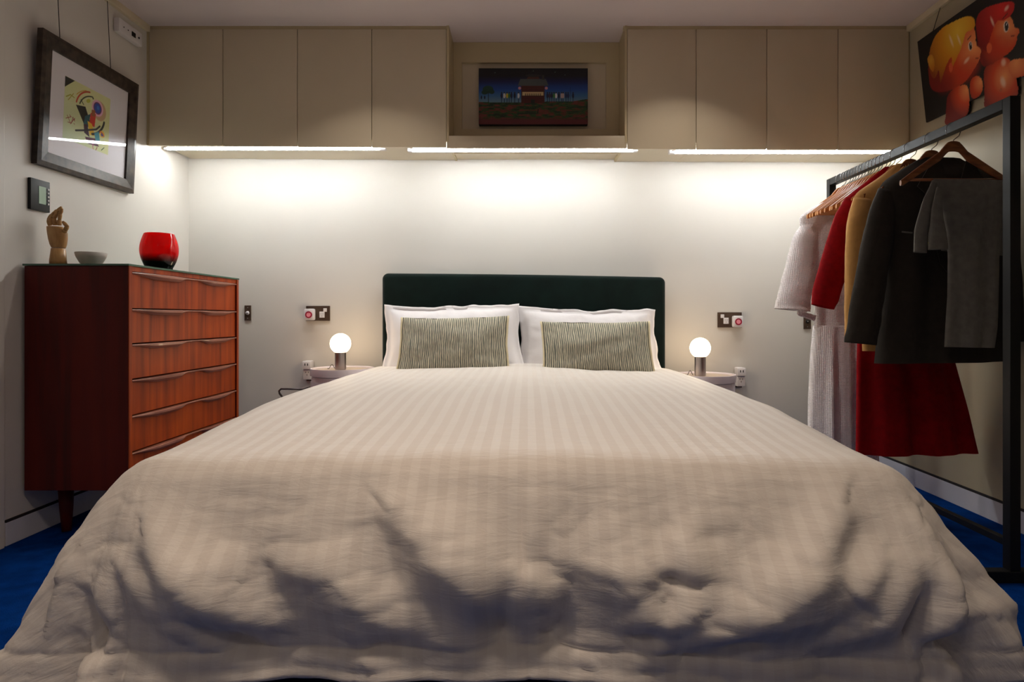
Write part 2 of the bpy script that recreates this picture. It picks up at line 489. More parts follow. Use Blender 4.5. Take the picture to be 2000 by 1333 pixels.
for i in range(4):
    cabinet(xat(left_px[i], YC), xat(left_px[i + 1], YC), zat(284.5 + i * 1.0, YC), lab_l[i])
    cabinet(xat(right_px[i], YC), xat(right_px[i + 1], YC), zat(291 + i * .5, YC), lab_r[i])
# scribe strips above the doors and at both ends
structure(box('trim_3', XL, xat(876, YC), YC + .006, YC + .03, ZT + .002, ZC, M['trim']))
structure(box('trim_4', xat(1218, YC), XR, YC + .006, YC + .03, ZT + .002, ZC, M['trim']))
structure(box('trim_6', XL, xat(290.5, YC), YC + .004, YC + .03, zat(283, YC), ZT, M['trim']))
structure(box('trim_7', xat(1776.5, YC), XR, YC + .006, YC + .03, zat(293, YC), ZT, M['trim']))
# the recess between the cabinets: cheeks, framed back panel, shelf
xn0, xn1 = xat(872.2, YC), xat(1224.8, YC)
structure(box('trim_8', xn0, xn0 + .012, YC, YB - .01, zat(288, YC) + .03, ZC, M['trim']))
structure(box('trim_9', xn1 - .012, xn1, YC, YB - .01, zat(290, YC) + .03, ZC, M['trim']))
YN = 3.68
nb = structure(box('wall_recess', xn0 + .012, xn1 - .012, YN + .018, YN + .04, zat(290, YC) + .03, ZC, M['cabinet']))
fx0, fx1, fz0, fz1 = xat(902, YN), xat(1184, YN), zat(252, YN), zat(122, YN)
fr = MB()
fr.box(xn0 + .0125, fx0, YN, YN + .018, zat(275, YN), ZC - .001)
fr.box(fx1, xn1 - .0125, YN, YN + .018, zat(275, YN), ZC - .001)
fr.box(fx0, fx1, YN, YN + .018, fz1, ZC - .001)
fr.box(fx0, fx1, YN, YN + .018, zat(275, YN), fz0)
structure(fr.build('trim_10', M['trim']))
sb = MB().box(xn0 + .0002, xn1 - .0002, YC + .002, YC + .020, zat(289, YC), zat(265, YC), .003)
sb.box(xn0 + .001, xn1 - .001, YC + .020, YN + .04, zat(286, YC) + .035, zat(265, YC))
structure(auto_smooth(sb.build('shelf_board', M['cabinet'])))
bpy.data.objects['shelf_board'].name = 'trim_11'
# underside board closing the carcasses to the wall
structure(box('trim_12', xn0 + .001, xn1 - .001, YN + .041, YB - .001, zat(286, YC) + .035, zat(286, YC) + .055, M['cabinet']))

# under-cabinet tube lights
def strip_light(px0, px1, pyc, label):
    Y = 3.60
    x0, x1 = xat(px0, Y), xat(px1, Y)
    z = zat(pyc, Y)
    t = thing('strip_light', ((x0 + x1) / 2, Y, z), label, 'light', 'tube lights under the wall cabinets')
    top = zat(288, YC) + .034
    box('housing', x0 - .03, x1 + .03, Y, Y + .035, z - .002, top, M['white_plastic'], t, bev=.002)
    MB().tube([(x0, Y - .010, z), (x1, Y - .010, z)], .009, 12).build('tube', M['strip_glow'], t, True)
    for xx in (x0 - .004, x1 + .004, (x0 + x1) / 2):
        box('clip', xx - .006, xx + .006, Y - .018, Y + .005, z + .006, z + .012, M['steel'], t)
    return t
strip_light(330, 742, 291, 'glowing tube light under the left run of wall cabinets')
strip_light(806, 1236, 294.5, 'glowing tube light under the shelf of the painting recess')
strip_light(1318, 1738, 298, 'glowing tube light under the right run of wall cabinets')

# ------------------------------------------------------------------ bed
BX0, BX1, BY0, BY1 = -.80, .77, 1.50, 3.74
bed = thing('bed', ((BX0 + BX1) / 2, 2.7, 0), 'double bed with dark green velvet headboard against the back wall', 'bed')
box('bed_base', BX0 + .03, BX1 - .03, BY0 + .02, BY1 + .0, .10, .33, M['bed_base'], bed, bev=.02)
auto_smooth(box('mattress', BX0 + .02, BX1 - .02, BY0 + .03, BY1 - .0, .332, .56, M['mattress'], bed, bev=.04))
for sx in (BX0 + .12, BX1 - .12):
    for sy in (BY0 + .12, BY1 - .12):
        MB().tube([(sx, sy, 0), (sx, sy, .10)], [.022, .03], 14).build('leg', M['black'], bed, True)
# headboard with rounded top corners
def headboard():
    x0, x1 = xat(746, 3.76), xat(1300, 3.76)
    zt = zat(534, 3.76); zt2 = zat(541.5, 3.76)
    y0, y1 = 3.755, 3.875
    n = 60; prof = []
    r = .035
    def outline(inset):
        pts = []
        pts.append((x0 + inset, .12))
        for k in range(9):
            a = math.pi - math.pi / 2 * k / 8
            pts.append((x0 + r + (r - inset) * math.cos(a), zt - r + (r - inset) * math.sin(a)))
        for k in range(1, 24):
            s = k / 24
            x = x0 + r + s * (x1 - x0 - 2 * r)
            pts.append((x, zt + (zt2 - zt) * s - inset + .004 * math.sin(math.pi * s)))
        for k in range(9):
            a = math.pi / 2 - math.pi / 2 * k / 8
            pts.append((x1 - r + (r - inset) * math.cos(a), zt2 - r + (r - inset) * math.sin(a)))
        pts.append((x1 - inset, .12))
        return pts
    layers = [(y0, .022), (y0 + .006, .008), (y0 + .02, 0), (y1 - .02, 0), (y1 - .006, .008), (y1, .022)]
    v = []; f = []
    for (y, ins) in layers:
        v += [(p[0], y, p[1]) for p in outline(ins)]
    m = len(outline(0))
    for i in range(len(layers) - 1):
        for k in range(m):
            f.append((i * m + k, i * m + (k + 1) % m, (i + 1) * m + (k + 1) % m, (i + 1) * m + k))
    f.append(tuple(range(m))); f.append(tuple((len(layers) - 1) * m + k for k in range(m)))
    return auto_smooth(mesh_obj('headboard', v, f, M['headboard'], bed), 50)
headboard()

# duvet ---------------------------------------------------------------
def duvet():
    O = .545
    aL, aR, Yf, Yh = .825, .785, 1.50, 3.70
    nu, nv = 300, 290
    su = np.linspace(-(aL + O), aR + O, nu)
    # finer rows towards the foot
    tv = np.linspace(0, 1, nv) ** 0.85
    L = Yh - Yf
    sv = tv * (L + O)
    U, V = np.meshgrid(su, sv)
    du = np.where(U < 0, np.maximum(0, -U - aL), np.maximum(0, U - aR))
    sg = np.sign(U)
    dv = np.maximum(0, V - L)
    mx = np.maximum(du, dv)
    nrm = np.sqrt(du ** 2 + dv ** 2) + 1e-9
    pw = 5.0
    d = (du ** pw + dv ** pw) ** (1 / pw)
    nx = sg * du / nrm; ny = -dv / nrm
    ds = [0, .05, .10, .18, .30, .42, .55]
    gg = [0, .046, .082, .128, .185, .235, .272]
    hh = [0, .012, .040, .100, .205, .315, .440]
    g = np.interp(d, ds, gg)
    xs = np.linspace(-.3, .6, 901); hx = np.interp(xs, [-.3] + ds + [.6], [0] + hh + [.48]); ker = np.hanning(121); ker /= ker.sum()
    hx = np.convolve(np.pad(hx, 60, mode='edge'), ker, 'valid')
    din = np.maximum(np.where(U < 0, -U - aL, U - aR), V - L)
    h = np.interp(np.where(d > 0, d, np.minimum(din, 0)), xs, hx)
    bx = np.clip(U, -aL, aR); by = Yh - np.clip(V, 0, L)
    gain_side = np.where(U < 0, 1.14 + .10 * sstep(.1, .9, dv / O), 1.0 - .26 * sstep(.45, 1, dv / O))
    gain = gain_side * nx ** 2 + .82 * ny ** 2
    # on the sides far from the foot the duvet lies slacker
    X = bx + nx * g * gain
    Y = by + ny * g * gain
    foot = sstep(2.3, 1.5, by)
    ztop = .618 - .008 * (bx / .8) - .040 * foot + .016 * np.cos(np.clip(bx / .8, -1, 1) * math.pi / 2) - .004
    ztop = ztop + .020 * sstep(0, .5, np.abs(bx)) * 0
    Z = ztop - h
    Z = np.maximum(Z, .012 + .04 * (mx / O))
    # silhouette sag waves
    px = VX + X * F / Y; py = VY - (Z - CAMZ) * F / Y
    D = np.zeros_like(X)
    # top: soft quilting puffs
    onside = sstep(0, .12, d)
    D += (1 - onside) * (.010 * fbm(U * 2.2, V * 1.6, 3, 1) + .004 * fbm(U * 9, V * 5, 2, 5))
    # generic hanging folds
    low = sstep(.10, .50, d)
    s_along = np.where(dv >= du, U, V * 1.0 + 7)
    warp = .25 * fbm(s_along * 3, d * 5, 2, 8)
    D += low * .020 * fbm((s_along + warp * d) * 5.0, d * 2.0 + 3, 2, 2)
    D += sstep(.06, .30, dv) * .010 * np.sin(U * 19 + 5 * fbm(U * 1.3, dv * 2.5, 2, 71) + np.sign(U) * dv * 7)
    D += onside * .008 * fbm(s_along * 4.0, d * 7, 3, 13)
    # deep folds in both foot corners
    both = (du > 0) & (dv > 0)
    ang = np.arctan2(dv, du + 1e-9)
    cw = np.sin(2 * ang) * low * both
    D += cw * (.040 * np.cos(ang * 9 + np.where(U < 0, .6, 2.4)) + .018 * fbm(ang * 3, d * 8, 3, 21))
    # folds of the foot drape, each a ridge with a steep lower flank
    def ridge(pts, w, a, steep=.62, side=1, wl=None):
        nonlocal D
        w = w * 1.45; a = a * 1.25; steep = max(steep, .62)
        best = np.full(X.shape, 1e9); sign = np.ones(X.shape); tt = np.zeros(X.shape)
        tot = len(pts) - 1
        for i in range(tot):
            ax, ay = pts[i]; bx_, by_ = pts[i + 1]
            ex, ey = bx_ - ax, by_ - ay; ll = ex * ex + ey * ey
            t = np.clip(((px - ax) * ex + (py - ay) * ey) / ll, 0, 1)
            qx = px - (ax + t * ex); qy = py - (ay + t * ey)
            dd = np.hypot(qx, qy); s = np.sign(ex * qy - ey * qx)
            m = dd < best
            best = np.where(m, dd, best); sign = np.where(m, s, sign); tt = np.where(m, (i + t) / tot, tt)
        low_side = (sign * side) > 0
        ww = np.where(low_side, w * steep, w)
        ww = ww * (.55 + .9 * np.sin(math.pi * np.clip(tt, .1, .9)))
        D += front * a * np.exp(-(best / ww) ** 2) * (.35 + .65 * np.sin(math.pi * np.clip(.08 + tt * .84, 0, 1)))
    def dent(cx, cy, rx, ry, a, rot=0):
        nonlocal D
        c, s = math.cos(rot), math.sin(rot)
        x_ = (px - cx) * c + (py - cy) * s; y_ = -(px - cx) * s + (py - cy) * c
        q = (x_ / rx) ** 2 + (y_ / ry) ** 2
        D -= front * a * 1.15 * np.exp(-q ** 1.0)
    front = sstep(.0, .10, dv)
    # side: +1 when the steep flank lies to the left of the direction of travel on screen (y down)
    ridge([(318, 1060), (370, 1130), (430, 1190), (500, 1225)], 40, .046, side=1)
    ridge([(250, 1120), (300, 1190), (380, 1265)], 26, .022, side=1)
    ridge([(560, 1110), (640, 1130), (668, 1190), (700, 1285)], 34, .026, side=1)
    ridge([(780, 1010), (860, 1090), (950, 1165), (1030, 1225)], 46, .048, side=1)
    ridge([(1010, 1110), (1062, 1150), (1078, 1205)], 26, .028, side=-1)
    ridge([(700, 1170), (760, 1220), (850, 1265)], 40, .026, side=1)
    ridge([(1120, 1100), (1200, 1110), (1290, 1120)], 48, .026, side=1, steep=.5)
    ridge([(1235, 1170), (1275, 1215), (1325, 1200)], 36, .034, side=1, steep=.3)
    ridge([(1330, 1060), (1368, 1140), (1352, 1205), (1290, 1265)], 34, .038, side=1, steep=.5)
    ridge([(1625, 1005), (1565, 1110), (1490, 1190), (1385, 1265)], 44, .052, side=-1)
    ridge([(1700, 1090), (1655, 1150), (1590, 1200), (1530, 1232)], 32, .034, side=-1)
    ridge([(1775, 1040), (1752, 1130), (1725, 1215), (1640, 1262)], 36, .046, side=-1)
    ridge([(1790, 1090), (1812, 1180), (1835, 1235), (1900, 1190)], 26, .030, side=1)
    ridge([(1860, 1110), (1905, 1190), (1950, 1245), (1985, 1290)], 28, .026, side=1)
    # the drape tucks back under towards the hem
    D -= front * sstep(.27, .52, dv) * (.056 + .030 * fbm(U * 3.1, dv * 2 + 4, 2, 61)) * (ny ** 2)
    dent(155, 1232, 26, 55, .075)
    dent(975, 1235, 34, 60, .045); dent(1085, 1245, 40, 44, .038)
    dent(440, 1262, 75, 22, .030, .5); dent(740, 1275, 60, 22, .022)
    dent(1270, 1252, 42, 20, .030); dent(1440, 1262, 90, 20, .030, -.25)
    dent(1795, 1205, 18, 60, .05); dent(1865, 1255, 34, 26, .045)
    dent(1310, 1125, 22, 12, .015); dent(1385, 1050, 30, 16, .008)
    # fine crumple
    cr = np.abs(fbm(U * 7 + 2 * fbm(U * 4, V * 4, 2, 33), V * 13, 4, 31))
    D += sstep(.03, .25, d) * .006 * (1 - np.exp(-cr * 6))
    # stitched hem: a groove, a padded band, a second groove
    hem = dv if False else d
    hv = O - .062
    D -= .006 * np.exp(-((d - hv) / .005) ** 2)
    D += .004 * sstep(hv, hv + .012, d) + .004 * np.abs(fbm(s_along * 16, d * 20, 2, 44)) * sstep(hv, hv + .01, d)
    D -= .004 * np.exp(-((d - (O - .022)) / .004) ** 2)
    # normals of the base surface
    def grad(A): return np.gradient(A, axis=1), np.gradient(A, axis=0)
    xu, xv = grad(X); yu, yv = grad(Y); zu, zv = grad(Z)
    NX = yu * zv - zu * yv; NY = zu * xv - xu * zv; NZ = xu * yv - yu * xv
    ln = np.sqrt(NX ** 2 + NY ** 2 + NZ ** 2) + 1e-12
    sgn = np.where(NZ < 0, -1, 1)
    # smooth, outward pointing direction: blend of up and the outward direction
    k = np.clip(d / .14, 0, 1)
    OX, OY, OZ = nx * k, ny * k, 1 - .85 * k
    ol = np.sqrt(OX ** 2 + OY ** 2 + OZ ** 2)
    X2 = X + D * OX / ol; Y2 = Y + D * OY / ol; Z2 = Z + D * OZ / ol
    Z2 = Z2 + .012 * low * fbm(s_along * 3.2, 0 * d, 3, 55) * sstep(.4, .55, d)
    Z2 = np.maximum(Z2, .01)
    verts = np.stack([X2, Y2, Z2], -1).reshape(-1, 3)
    off = np.array([0, 2.5, 0.15])
    me = bpy.data.meshes.new('duvet')
    idx = np.arange(nu * nv).reshape(nv, nu)
    q = np.stack([idx[:-1, :-1], idx[1:, :-1], idx[1:, 1:], idx[:-1, 1:]], -1).reshape(-1, 4)
    me.from_pydata((verts - off).tolist(), [], q.tolist())
    me.update()
    uvl = me.uv_layers.new(name='sheet')
    li = np.empty(len(me.loops), dtype=np.int32); me.loops.foreach_get('vertex_index', li)
    uvs = np.stack([U.reshape(-1), V.reshape(-1)], -1)[li]
    uvl.data.foreach_set('uv', uvs.reshape(-1).astype(np.float32))
    me.polygons.foreach_set('use_smooth', [True] * len(me.polygons))
    me.materials.append(M['duvet'])
    o = bpy.data.objects.new('duvet', me); C.objects.link(o); o.location = off
    so = o.modifiers.new('thickness', 'SOLIDIFY'); so.thickness = .012; so.offset = 0
    tag(o, 'large white satin-striped duvet spread over the bed, hanging crumpled at the foot', 'duvet')
    return o
duvet()

# pillows ---------------------------------------------------------------
def pillow(name, corners, Y, lean, thick, m, label, cat, group, seed=0, flange=0.0, nu=64, nv=44, edge=.012, wav=.004):
    """corners: four pixels (tl, tr, br, bl); lean: how far the top lies behind the foot"""
    off = np.array(P(sum(c[0] for c in corners) / 4, max(c[1] for c in corners), Y))
    u = np.linspace(0, 1, nu); v = np.linspace(0, 1, nv)
    Ug, Vg = np.meshgrid(u, v)
    tl, tr, br, bl = [np.array(c, float) for c in corners]
    # pinched edges: sides bow inwards between the corners
    pin = .035 + flange
    uu = .5 + (Ug - .5) * (1 - pin * np.sin(math.pi * Vg)); vv = .5 + (Vg - .5) * (1 - pin * 1.2 * np.sin(math.pi * Ug))
    top = tl[None, None] * (1 - uu)[..., None] + tr[None, None] * uu[..., None]
    bot = bl[None, None] * (1 - uu)[..., None] + br[None, None] * uu[..., None]
    pxy = top * (1 - vv)[..., None] + bot * vv[..., None]
    pxy[..., 0] += wav / .0027 * fbm(Vg * 5 + 3, Ug * 2, 3, seed) * np.abs(2 * Ug - 1) ** 3
    pxy[..., 1] += wav / .0027 * 1.5 * fbm(Ug * 6, Vg * 2, 3, seed + 4) * np.abs(2 * Vg - 1) ** 3
    Yc = Y + lean * (1 - vv)
    Xc = (pxy[..., 0] - VX) * Yc / F; Zc = CAMZ - (pxy[..., 1] - VY) * Yc / F
    a = np.clip((np.minimum(Ug, 1 - Ug) - flange) / (.5 - flange), 0, 1); b = np.clip((np.minimum(Vg, 1 - Vg) - flange * 1.4) / (.5 - flange * 1.4), 0, 1)
    T = thick * (1 - (1 - a) ** 2.6) ** .62 * (1 - (1 - b) ** 2.6) ** .62
    T = T * (1 + .16 * fbm(Ug * 3, Vg * 3, 3, seed + 7)) + .002
    cr = (.012 * fbm(Ug * 7, Vg * 5, 4, seed + 9) + .020 * fbm(Ug * 3.2 + Vg * 1.5, Vg * 2.2 - Ug, 2, seed + 15)) * thick / .08
    vf = np.stack([Xc, Yc - T - cr * (a > 0) * np.minimum(1, a * 6), Zc], -1).reshape(-1, 3)
    vb = np.stack([Xc, Yc + T * .7, Zc], -1).reshape(-1, 3)
    verts = np.concatenate([vf, vb])
    idx = np.arange(nu * nv).reshape(nv, nu)
    q1 = np.stack([idx[:-1, :-1], idx[1:, :-1], idx[1:, 1:], idx[:-1, 1:]], -1).reshape(-1, 4)
    q2 = q1[:, ::-1] + nu * nv
    rim = list(idx[0, :]) + list(idx[1:, -1]) + list(idx[-1, ::-1][1:]) + list(idx[::-1, 0][1:-1])
    N = nu * nv
    q3 = [(rim[i], rim[(i + 1) % len(rim)], rim[(i + 1) % len(rim)] + N, rim[i] + N) for i in range(len(rim))]
    me = bpy.data.meshes.new(name)
    me.from_pydata((verts - off).tolist(), [], q1.tolist() + q2.tolist() + [tuple(int(z) for z in q) for q in q3])
    me.update()
    bm = bmesh.new(); bm.from_mesh(me); bmesh.ops.recalc_face_normals(bm, faces=bm.faces); bm.to_mesh(me); bm.free()
    uvl = me.uv_layers.new(name='sheet')
    li = np.empty(len(me.loops), dtype=np.int32); me.loops.foreach_get('vertex_index', li)
    uva = np.tile(np.stack([Ug.reshape(-1), Vg.reshape(-1)], -1), (2, 1))[li]
    uvl.data.foreach_set('uv', uva.reshape(-1).astype(np.float32))
    me.polygons.foreach_set('use_smooth', [True] * len(me.polygons))
    me.materials.append(m)
    o = bpy.data.objects.new(name, me); C.objects.link(o); o.location = off
    ORIGIN[o] = Vector(off)
    tag(o, label, cat, group)
    o['_'] = 0; del o['_']
    return o, vf.reshape(nv, nu, 3)

pillow('pillow', [(749, 595), (1014, 592), (1034, 745), (740, 745)], 3.60, .10, .085, M['sheet'], 'white cotton pillow at the left of the headboard, behind the left striped cushion', 'pillow', 'white pillows against the headboard', 3, .035, wav=.010)
pillow('pillow', [(1010, 598), (1280, 604), (1302, 745), (1004, 745)], 3.66, .07, .075, M['sheet'], 'white cotton pillow at the right of the headboard, behind the right striped cushion', 'pillow', 'white pillows against the headboard', 8, .035, wav=.010)

def cushion(corners, Y, label, seed):
    o, vf = pillow('cushion', corners, Y, .10, .06, M['cushion'], label, 'cushion', 'striped cushions in front of the white pillows', seed, 0, wav=.003)
    for col in (0, -1):
        e = vf[:, col, :]
        sx = -1 if col == 0 else 1
        MB().tube([(p[0] + sx * .004, p[1] - .001, p[2]) for p in e[::3]], .0055, 8).build('side_trim', M['cushion_edge'], o, True)
    return o
cushion([(786, 621), (991, 617), (993, 738), (775, 733)], 3.40, 'grey and cream striped cushion propped on the left white pillow', 12)
cushion([(1058, 629), (1266, 628), (1280, 742), (1062, 736)], 3.40, 'grey and cream striped cushion propped on the right white pillow', 17)

# ------------------------------------------------------------------ bedside tables + lamps
def side_table(px0, px1, pyt, Y, label, handside):
    cx = xat((px0 + px1) / 2, Y); r = (px1 - px0) / 2 * Y / F; zt = zat(pyt, Y)
    t = thing('bedside_table', (cx, Y, 0), label, 'bedside table', 'round bedside tables either side of the bed')
    c = (cx, Y, 0)
    MB().lathe(c, [(r * .97, .01), (r, .02), (r, zt - .05), (r * .985, zt - .045)], 56).build('body', M['table_plastic'], t, False)
    auto_smooth(t.children[0])
    auto_smooth(MB().lathe(c, [(r * .985, zt - .044), (r * 1.04, zt - .04), (r * 1.05, zt - .012), (r * 1.04, zt), (r * .98, zt), (r * .96, zt - .006), (r * .96, zt - .012), (.001, zt - .012), (.001, zt - .044)], 56, True).build('top_rim', M['table_plastic'], t))
    auto_smooth(MB().lathe(c, [(r * .955, zt - .0118), (r * .955, zt - .008), (.001, zt - .008)], 56).build('tray', M['tray'], t))
    # curved sliding door, slightly proud, with a round finger hole ring
    n = 20; v = []; f = []
    a0, a1 = math.radians(200), math.radians(320)
    for k in range(n + 1):
        a = a0 + (a1 - a0) * k / n
        for rr, z in ((r + .004, .30), (r + .004, zt - .07), (r + .0005, zt - .07), (r + .0005, .30)):
            v.append((cx + rr * math.cos(a), Y + rr * math.sin(a), z))
    for k in range(n):
        for j in range(4):
            f.append((k * 4 + j, k * 4 + (j + 1) % 4, (k + 1) * 4 + (j + 1) % 4, (k + 1) * 4 + j))
    f.append((0, 1, 2, 3)); f.append((n * 4, n * 4 + 1, n * 4 + 2, n * 4 + 3))
    mesh_obj('door', v, f, M['table_plastic'], t)
    return t, zt - .008
tl, zl = side_table(611, 727, 719, 3.66, 'round pale bedside table on the left of the bed', 1)
tr, zr = side_table(1318, 1433, 731, 3.66, 'round pale bedside table on the right of the bed', -1)

def lamp(px, py_c, py_base, Y, zb, label, cord_side):
    cx = xat(px, Y)
    zc = zat(py_c, Y); r = 20.0 * Y / F
    t = thing('table_lamp', (cx, Y, zb), label, 'lamp', 'globe lamps on the bedside tables')
    rb = 10.8 * Y / F
    o = MB().lathe((cx, Y, zb), [(rb * .92, .0005), (rb * .92, .004), (rb, .0045), (rb, zc - r * .86 - zb), (rb * .97, zc - r * .84 - zb)], 40).build('base', M['steel'], t)
    auto_smooth(o)
    MB().sphere((cx, Y, zc), r, 40, 24, zcut=-.86).build('globe', M['globe_glow'], t, True)
    pts = []
    for k in range(13):
        s = k / 12
        pts.append((cx - rb - .035 * s - .004, Y + .02 - .01 * s, zb + .005 + .024 * math.sin(math.pi * min(1, s * 1.0)) ** 2))
    pts.append((cx - rb - .055, Y + .04, zb + .004))
    MB().tube(pts, .0018, 6).build('cord', M['dark_metal'], t, True)
lamp(665, 671.5, 722, 3.63, zl, 'lit globe lamp with steel base on the left bedside table', -1)
lamp(1367.5, 680, 731, 3.63, zr, 'lit globe lamp with steel base on the right bedside table', -1)

# ------------------------------------------------------------------ back wall fittings
YW = YB
def wall_plate(px0, px1, py0, py1, timer_px, timer_py, sock_px, sock_py, sw_px, sw_py, label):
    x0, x1, z0, z1 = xat(px0, YW), xat(px1, YW), zat(py1, YW), zat(py0, YW)
    t = thing('power_socket', ((x0 + x1) / 2, YW, z0), label, 'socket', 'bronze double sockets beside the bed')
    box('plate', x0, x1, YW - .008, YW - .0005, z0, z1, M['bronze'], t, bev=.0015)
    box('outlet', xat(sock_px - 5, YW), xat(sock_px + 5, YW), YW - .012, YW - .0082, zat(sock_py + 6, YW), zat(sock_py - 6, YW), M['white_plastic'], t, bev=.003)
    o = t.children[-1]
    sm = MB()
    for (dx, dz, w, h) in ((-.006, .005, .0018, .006), (.006, .005, .0018, .006), (0, -.008, .0018, .006)):
        X_, Z_ = xat(sock_px, YW), zat(sock_py, YW)
        sm.box(X_ + dx - w / 2, X_ + dx + w / 2, YW - .0126, YW - .0121, Z_ + dz - h / 2, Z_ + dz + h / 2)
    s = sm.build('slots', M['black'], t); s['kind'] = 'stuff'
    box('switch', xat(sw_px - 3.5, YW), xat(sw_px + 3.5, YW), YW - .012, YW - .0082, zat(sw_py + 3.5, YW), zat(sw_py - 3.5, YW), M['white_plastic'], t, bev=.002)
    # plug-in timer: its own thing
    cx, cz = xat(timer_px, YW), zat(timer_py, YW)
    k = thing('plug_timer', (cx, YW - .009, cz), 'white plug-in timer with red dial in the socket ' + ('left' if timer_px < 1000 else 'right') + ' of the bed', 'timer', 'red dial plug timers')
    auto_smooth(box('case', cx - .031, cx + .031, YW - .05, YW - .0125, cz - .036, cz + .034, M['white_plastic'], k, bev=.012))
    def ring(r0, r1, y0, y1, m, nm):
        v = []; f = []; n = 36
        for a in range(n):
            c, s_ = math.cos(2 * math.pi * a / n), math.sin(2 * math.pi * a / n)
            for r_, y_ in ((r0, y0), (r1, y0), (r1, y1), (r0, y1)):
                v.append((cx + r_ * c, y_, cz - .002 + r_ * s_))
        for a in range(n):
            for j in range(4):
                f.append((a * 4 + j, a * 4 + (j + 1) % 4, ((a + 1) % n) * 4 + (j + 1) % 4, ((a + 1) % n) * 4 + j))
        mesh_obj(nm, v, f, m, k)
    ring(.0135, .0205, YW - .054, YW - .0495, M['red_dial'], 'dial_ring')
    ring(.0005, .0132, YW - .053, YW - .0495, M['pink'], 'dial')
wall_plate(598.5, 645, 598, 627, 608.5, 614.5, 630, 615, 636, 606, 'bronze double wall socket left of the bed')
wall_plate(1401, 1448, 610.5, 640, 1437, 628, 1417, 627, 1410, 618, 'bronze double wall socket right of the bed')

def switch_plate(px0, px1, py0, py1, label, knob):
    x0, x1, z0, z1 = xat(px0, YW), xat(px1, YW), zat(py1, YW), zat(py0, YW)
    t = thing('wall_switch', ((x0 + x1) / 2, YW, z0), label, 'switch')
    box('plate', x0, x1, YW - .008, YW - .0005, z0, z1, M['bronze'], t, bev=.0015)
    cx, cz = (x0 + x1) / 2, (z0 + z1) / 2
    MB().tube([(cx, YW - .0082, cz), (cx, YW - .014, cz)], [.0115, .0105], 20).build('button', knob, t, True)
    MB().tube([(cx, YW - .0142, cz), (cx, YW - .0175, cz)], [.004, .0035], 12).build('toggle', M['dark_metal'] if knob is M['white_plastic'] else M['steel'], t, True)
    for s in (-1, 1):
        MB().tube([(cx, YW - .0082, cz + s * .032), (cx, YW - .0095, cz + s * .032)], .003, 10).build('screw', M['steel'], t, True)
switch_plate(478.5, 491, 597, 626.5, 'narrow bronze switch plate on the wall beside the teak chest', M['white_plastic'])
switch_plate(1569, 1583, 614, 643, 'narrow bronze switch plate on the wall behind the white dress', M['black'])

def adapter(px, py0, py1, label, s):
    cx = xat(px, YW); z0, z1 = zat(py1, YW), zat(py0, YW)
    t = thing('power_adapter', (cx, YW, z0), label, 'adapter', 'stacked power adapters on the back wall')
    zm = z1 - .052
    auto_smooth(box('upper_block', cx - .026, cx + .026, YW - .075, YW - .009, zm + .001, z1, M['white_plastic'], t, bev=.008))
    auto_smooth(box('lower_block', cx - .024, cx + .024, YW - .062, YW - .009, z0 + .012, zm, M['white_plastic'], t, bev=.004))
    box('base_plate', cx - .022, cx + .022, YW - .0085, YW - .0005, z0, z1 - .01, M['bronze'], t)
    for dx in (-.008, .008):
        box('slot', cx + dx - .0025, cx + dx + .0025, YW - .0757, YW - .0752, z1 - .028, z1 - .014, M['black'], t)
    for dx, dz in ((-.008, -.016), (.008, -.016), (0, -.032)):
        box('slot', cx + dx - .0015, cx + dx + .0015, YW - .0627, YW - .0622, zm + dz - .004, zm + dz + .004, M['black'], t)
adapter(606.5, 704, 744, 'white power adapter stacked on a socket beside the left bedside table', 1)
adapter(1441, 717, 757, 'white power adapter stacked on a socket beside the right bedside table', -1)

# grey tubular rail end by the left of the bed
def rail_bracket():
    Y = 3.6
    pts = [P(592, 761, Y), P(562, 760, Y), P(549, 760, Y), P(545, 764, Y), P(546, 769, Y), P(556, 782, Y), P(562, 800, Y)]
    a = MB().tube([(pts[0][0] , YW - .012, pts[0][2])] + pts, .0055, 10)
    o = a.build('tube_rail', M['dark_metal'], None, True)
    p0 = P(562, 800, Y)
    tag(o, 'bent grey tubular rail between the chest and the left bedside table', 'rail')
    b = MB().tube([p0, (p0[0], p0[1], .02), (p0[0], YW - .03, .006)], .0055, 10).build('foot', M['dark_metal'], o, True)
rail_bracket()

